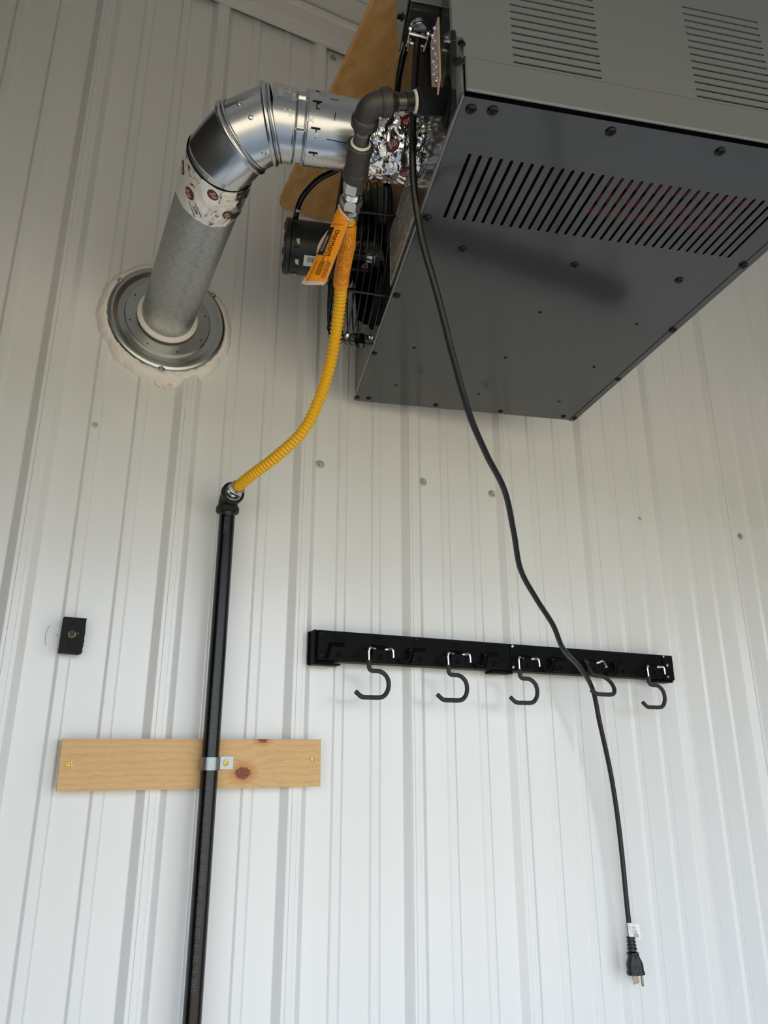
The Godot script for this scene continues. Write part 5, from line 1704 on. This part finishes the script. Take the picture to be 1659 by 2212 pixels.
# ---------------------------------------------------------------- power cord
func build_cord() -> void:
	var t := thing("power_cord", "long black power cord hanging from the heater past the tool rail to a loose plug", "power cord", Vector3(1.1049, -0.398, 0.030))
	var top := hworld(0.1820, 0.8700, 0.6830)
	var m := MB.new()
	m.tube(smooth_path([top, Vector3(0.3505, 0.8428, 0.6243), Vector3(0.3517, 0.8048, 0.6169), Vector3(0.3526, 0.7593, 0.6101), Vector3(0.3568, 0.7190, 0.5997), Vector3(0.3676, 0.6876, 0.5818), Vector3(0.3818, 0.6555, 0.5652), Vector3(0.3951, 0.6249, 0.5545), Vector3(0.4257, 0.5696, 0.5350), Vector3(0.4624, 0.5126, 0.5048), Vector3(0.5135, 0.4537, 0.4611), Vector3(0.5694, 0.4180, 0.4164), Vector3(0.6341, 0.3871, 0.3660), Vector3(0.6897, 0.3433, 0.3066), Vector3(0.7371, 0.2982, 0.2544), Vector3(0.7991, 0.2599, 0.2117), Vector3(0.8498, 0.2225, 0.1872), Vector3(0.8930, 0.1880, 0.1560), Vector3(0.9735, 0.1600, 0.1050), Vector3(1.0310, 0.1245, 0.0680), Vector3(1.0526, 0.0628, 0.0550), Vector3(1.0794, -0.0248, 0.0420), Vector3(1.0944, -0.1026, 0.0340), Vector3(1.1012, -0.1867, 0.0300), Vector3(1.1038, -0.2759, 0.0280), Vector3(1.1049, -0.3300, 0.0290)], 0.005), 0.0047, 14)
	part("cord", m, M.cord, t)
	var dn := (Vector3(1.1055, -0.398, 0.0315) - Vector3(1.1045, -0.325, 0.0285)).normalized()
	# strain relief, body, blades
	var sr := MB.new()
	var o := Vector3(1.1047, -0.3240, 0.0290)
	var prof := [Vector2(0, 0.0048), Vector2(0.001, 0.0070)]
	for k in 4:
		prof.append_array([Vector2(0.0015 + 0.0060 * k, 0.0076 + 0.0004 * k), Vector2(0.0050 + 0.0060 * k, 0.0078 + 0.0004 * k), Vector2(0.0052 + 0.0060 * k, 0.0060), Vector2(0.0072 + 0.0060 * k, 0.0060)])
	prof.append_array([Vector2(0.0262, 0.0088), Vector2(0.0270, 0.0108), Vector2(0.0300, 0.0110), Vector2(0.0315, 0.0095), Vector2(0.0320, 0.0)])
	sr.lathe(o, dn, prof, 26)
	part("strain_relief", sr, M.black, t)
	var sideb := MB.frame(dn)
	var right := (Vector3(0.93, 0, 0.36) - dn * Vector3(0.93, 0, 0.36).dot(dn)).normalized()
	var front := right.cross(dn).normalized()
	if front.z < 0: front = -front
	var bd := MB.new()
	var p0 := o + dn * 0.0300
	var fn := func(i: float, j: float) -> Vector3:
		var a := TAU * i
		var L := 0.0330 * j
		var w := lerpf(0.0095, 0.0150, smoothstep(0.0, 0.55, j))
		var d := lerpf(0.0085, 0.0105, smoothstep(0.0, 0.5, j))
		if j > 0.86: w += 0.0012; d += 0.0010
		var cx := signf(cos(a)) * pow(absf(cos(a)), 0.7) * w
		var cz := signf(sin(a)) * pow(absf(sin(a)), 0.7) * d
		# a valley between the body and the rounded half that holds the earth pin
		cz -= 0.0030 * exp(-pow((cx - 0.001) / 0.0022, 2.0)) * (1.0 if sin(a) > 0 else 0.0) * smoothstep(0.05, 0.25, j) * (1.0 - smoothstep(0.90, 1.0, j))
		return p0 + dn * L + right * (cx + 0.0012) + front * cz
	bd.sheet(fn, 48, 22, func(p): return (p - p0) - dn * (p - p0).dot(dn))
	var cap := []
	for k in 48:
		cap.append(fn.call(k / 48.0, 1.0))
	for k in 48:
		bd.flat(p0 + dn * 0.0330 + right * 0.0012, cap[k], cap[(k + 1) % 48], dn)
	part("plug_body", bd, M.black, t)
	var e := p0 + dn * 0.0330
	var bb := Basis(right, -dn, front)
	for q in [[-0.0045, 0.0040, false], [0.0030, -0.0030, false], [0.0110, 0.0015, true]]:
		var b := MB.new()
		var at: Vector3 = e + right * q[0] + front * q[1]
		if q[2]:
			b.lathe(at - dn * 0.002, dn, [Vector2(0, 0.0023), Vector2(0.0190, 0.0023), Vector2(0.0210, 0.0018), Vector2(0.0220, 0.0)], 12)
			part("earth_pin", b, M.prong, t)
		else:
			# a flat blade with a hole near its end
			var wB := 0.0032
			var L := 0.0150
			var hole := 0.0105
			var rr := 0.0013
			for sgn in [-1.0, 1.0]:
				var off: Vector3 = front * 0.0008 * sgn
				for k in 16:
					var a := TAU * k / 16.0
					var a2 := TAU * (k + 1) / 16.0
					var pts := []
					for aa in [a, a2]:
						var d := Vector2(cos(aa), sin(aa))
						var tt := 9.0
						if absf(d.x) > 1e-5: tt = minf(tt, wB / absf(d.x))
						if d.y > 1e-5: tt = minf(tt, (L - hole) / d.y)
						if d.y < -1e-5: tt = minf(tt, hole / -d.y)
						pts.append(at + right * d.x * rr + dn * (hole + d.y * rr) + off)
						pts.append(at + right * d.x * tt + dn * (hole + d.y * tt) + off)
					b.quad(pts[0], pts[1], pts[3], pts[2], front * sgn)
			for sd in [-1.0, 1.0]:
				b.quad(at + right * wB * sd - front * 0.0008, at + right * wB * sd + front * 0.0008, at + right * wB * sd + front * 0.0008 + dn * L, at + right * wB * sd - front * 0.0008 + dn * L, right * sd)
			part("blade", b, M.prong, t)
	# white paper tag folded round the cord just above the plug
	var tg := MB.new()
	var c0 := Vector3(1.1046, -0.3010, 0.0285)
	var wrap := func(i: float, j: float) -> Vector3:
		var down := dn * (0.0255 * j)
		if i < 0.5:
			var a := lerpf(2.6, -0.2, i / 0.5)
			return c0 + down + (right * cos(a) + front * sin(a)) * 0.0058 + dn * 0.002 * i
		var f := (i - 0.5) / 0.5
		return c0 + down + right * (0.0058 + 0.0125 * f) + front * (0.0015 + 0.0030 * sin(f * 2.6)) + dn * (0.0015 + 0.0020 * f)
	tg.sheet(wrap, 24, 6, func(_p): return front)
	var paper := part("paper_tag", tg, mat(Color(0.93, 0.93, 0.93), 0.5), t)
	var ink := MB.new()
	var on := func(p: Vector2) -> Array: return [wrap.call(p.x, p.y) + front * 0.0004, front]
	for k in 4:
		bar_patch(ink, Vector2(0.10 + 0.02 * k, 0.22 + 0.16 * k), Vector2(0.36, 0.30 + 0.16 * k), 0.02, on, 5)
	for q in [[0.50, 0.28, 0.62, 0.26], [0.50, 0.36, 0.66, 0.38], [0.52, 0.50, 0.74, 0.52], [0.52, 0.58, 0.60, 0.60]]:
		bar_patch(ink, Vector2(q[0], q[1]), Vector2(q[2], q[3]), 0.025, on, 4)
	for k in 16:
		var a := TAU * k / 16.0
		bar_patch(ink, Vector2(0.66 + 0.12 * cos(a), 0.76 + 0.12 * sin(a)), Vector2(0.66 + 0.12 * cos(a + TAU / 16), 0.76 + 0.12 * sin(a + TAU / 16)), 0.025, on, 1)
	letters(ink, "UL", 0.0030, func(p: Vector2) -> Array: return on.call(Vector2(0.57 + p.x / 0.025, 0.76 - p.y / 0.0255)))
	part("tag_print", ink, M.ink, paper)

# ---------------------------------------------------------------- small things
func build_bits() -> void:
	var t := thing("black_block", "small chipped black wood block screwed to the ribbed wall, far left", "block", Vector3(0.0637, 0.1485, 0.0125))
	var b := MB.new()
	b.prism(PackedVector2Array([Vector2(0.0455, 0.1475), Vector2(0.0740, 0.1465), Vector2(0.0785, 0.1480), Vector2(0.0795, 0.1500), Vector2(0.0790, 0.1540), Vector2(0.0800, 0.1600), Vector2(0.0793, 0.1640), Vector2(0.0805, 0.1655), Vector2(0.0798, 0.1700), Vector2(0.0802, 0.1800), Vector2(0.0795, 0.1900), Vector2(0.0800, 0.2012), Vector2(0.0480, 0.2014), Vector2(0.0466, 0.2000)]), Vector3(0, 0, 0.0138), Vector3.RIGHT, Vector3.UP, Vector3(0, 0, 0.0165))
	part("block", b, M.blackwood, t)
	var s := MB.new()
	s.lathe(Vector3(0.0617, 0.1757, 0.0300), Vector3.BACK, [Vector2(0, 0.0056), Vector2(0.0009, 0.0053), Vector2(0.0010, 0.0048)], 20)
	part("screw_rim", s, M.brass, t)
	var s2 := MB.new()
	s2.lathe(Vector3(0.0617, 0.1757, 0.0300), Vector3.BACK, [Vector2(0.0009, 0.0049), Vector2(0.0012, 0.0040), Vector2(0.0013, 0)], 18)
	s2.box(Vector3(0.0617, 0.1757, 0.0313), Vector3(0.0050, 0.0009, 0.0004), 0.0, Basis(Vector3.BACK, 0.3))
	s2.box(Vector3(0.0617, 0.1757, 0.0313), Vector3(0.0009, 0.0050, 0.0004), 0.0, Basis(Vector3.BACK, 0.3))
	part("screw", s2, M.black, t)
	for q in [[0.0620, 0.1945], [0.0598, 0.1605], [0.0595, 0.1570]]:
		var h := MB.new()
		h.lathe(Vector3(q[0], q[1], 0.0300), Vector3.BACK, [Vector2(0, 0.0026), Vector2(0.0006, 0.0023), Vector2(0.0007, 0.0015), Vector2(0.0001, 0.0)], 12)
		part("nail_hole", h, M.blackmatt, t)
	# scratches on the wall paint beside the block
	var wall := get_node("wall_back")
	for path in [[Vector3(0.0295, 0.1910, 0.0003), Vector3(0.0262, 0.1800, 0.0003), Vector3(0.0258, 0.1700, 0.0003), Vector3(0.0275, 0.1610, 0.0003)], [Vector3(0.0395, 0.1770, 0.0003), Vector3(0.0440, 0.1765, 0.0003)]]:
		var sc := MB.new()
		sc.tube(smooth_path(path, 0.002), 0.0003, 5)
		part("scratch", sc, M.blackprint, wall)
	var ch := MB.new()
	ch.flat(Vector3(0.0690, 0.1770, 0.0305), Vector3(0.0712, 0.1768, 0.0305), Vector3(0.0699, 0.1788, 0.0305), Vector3.BACK)
	part("chip", ch, M.wood_edge, t)
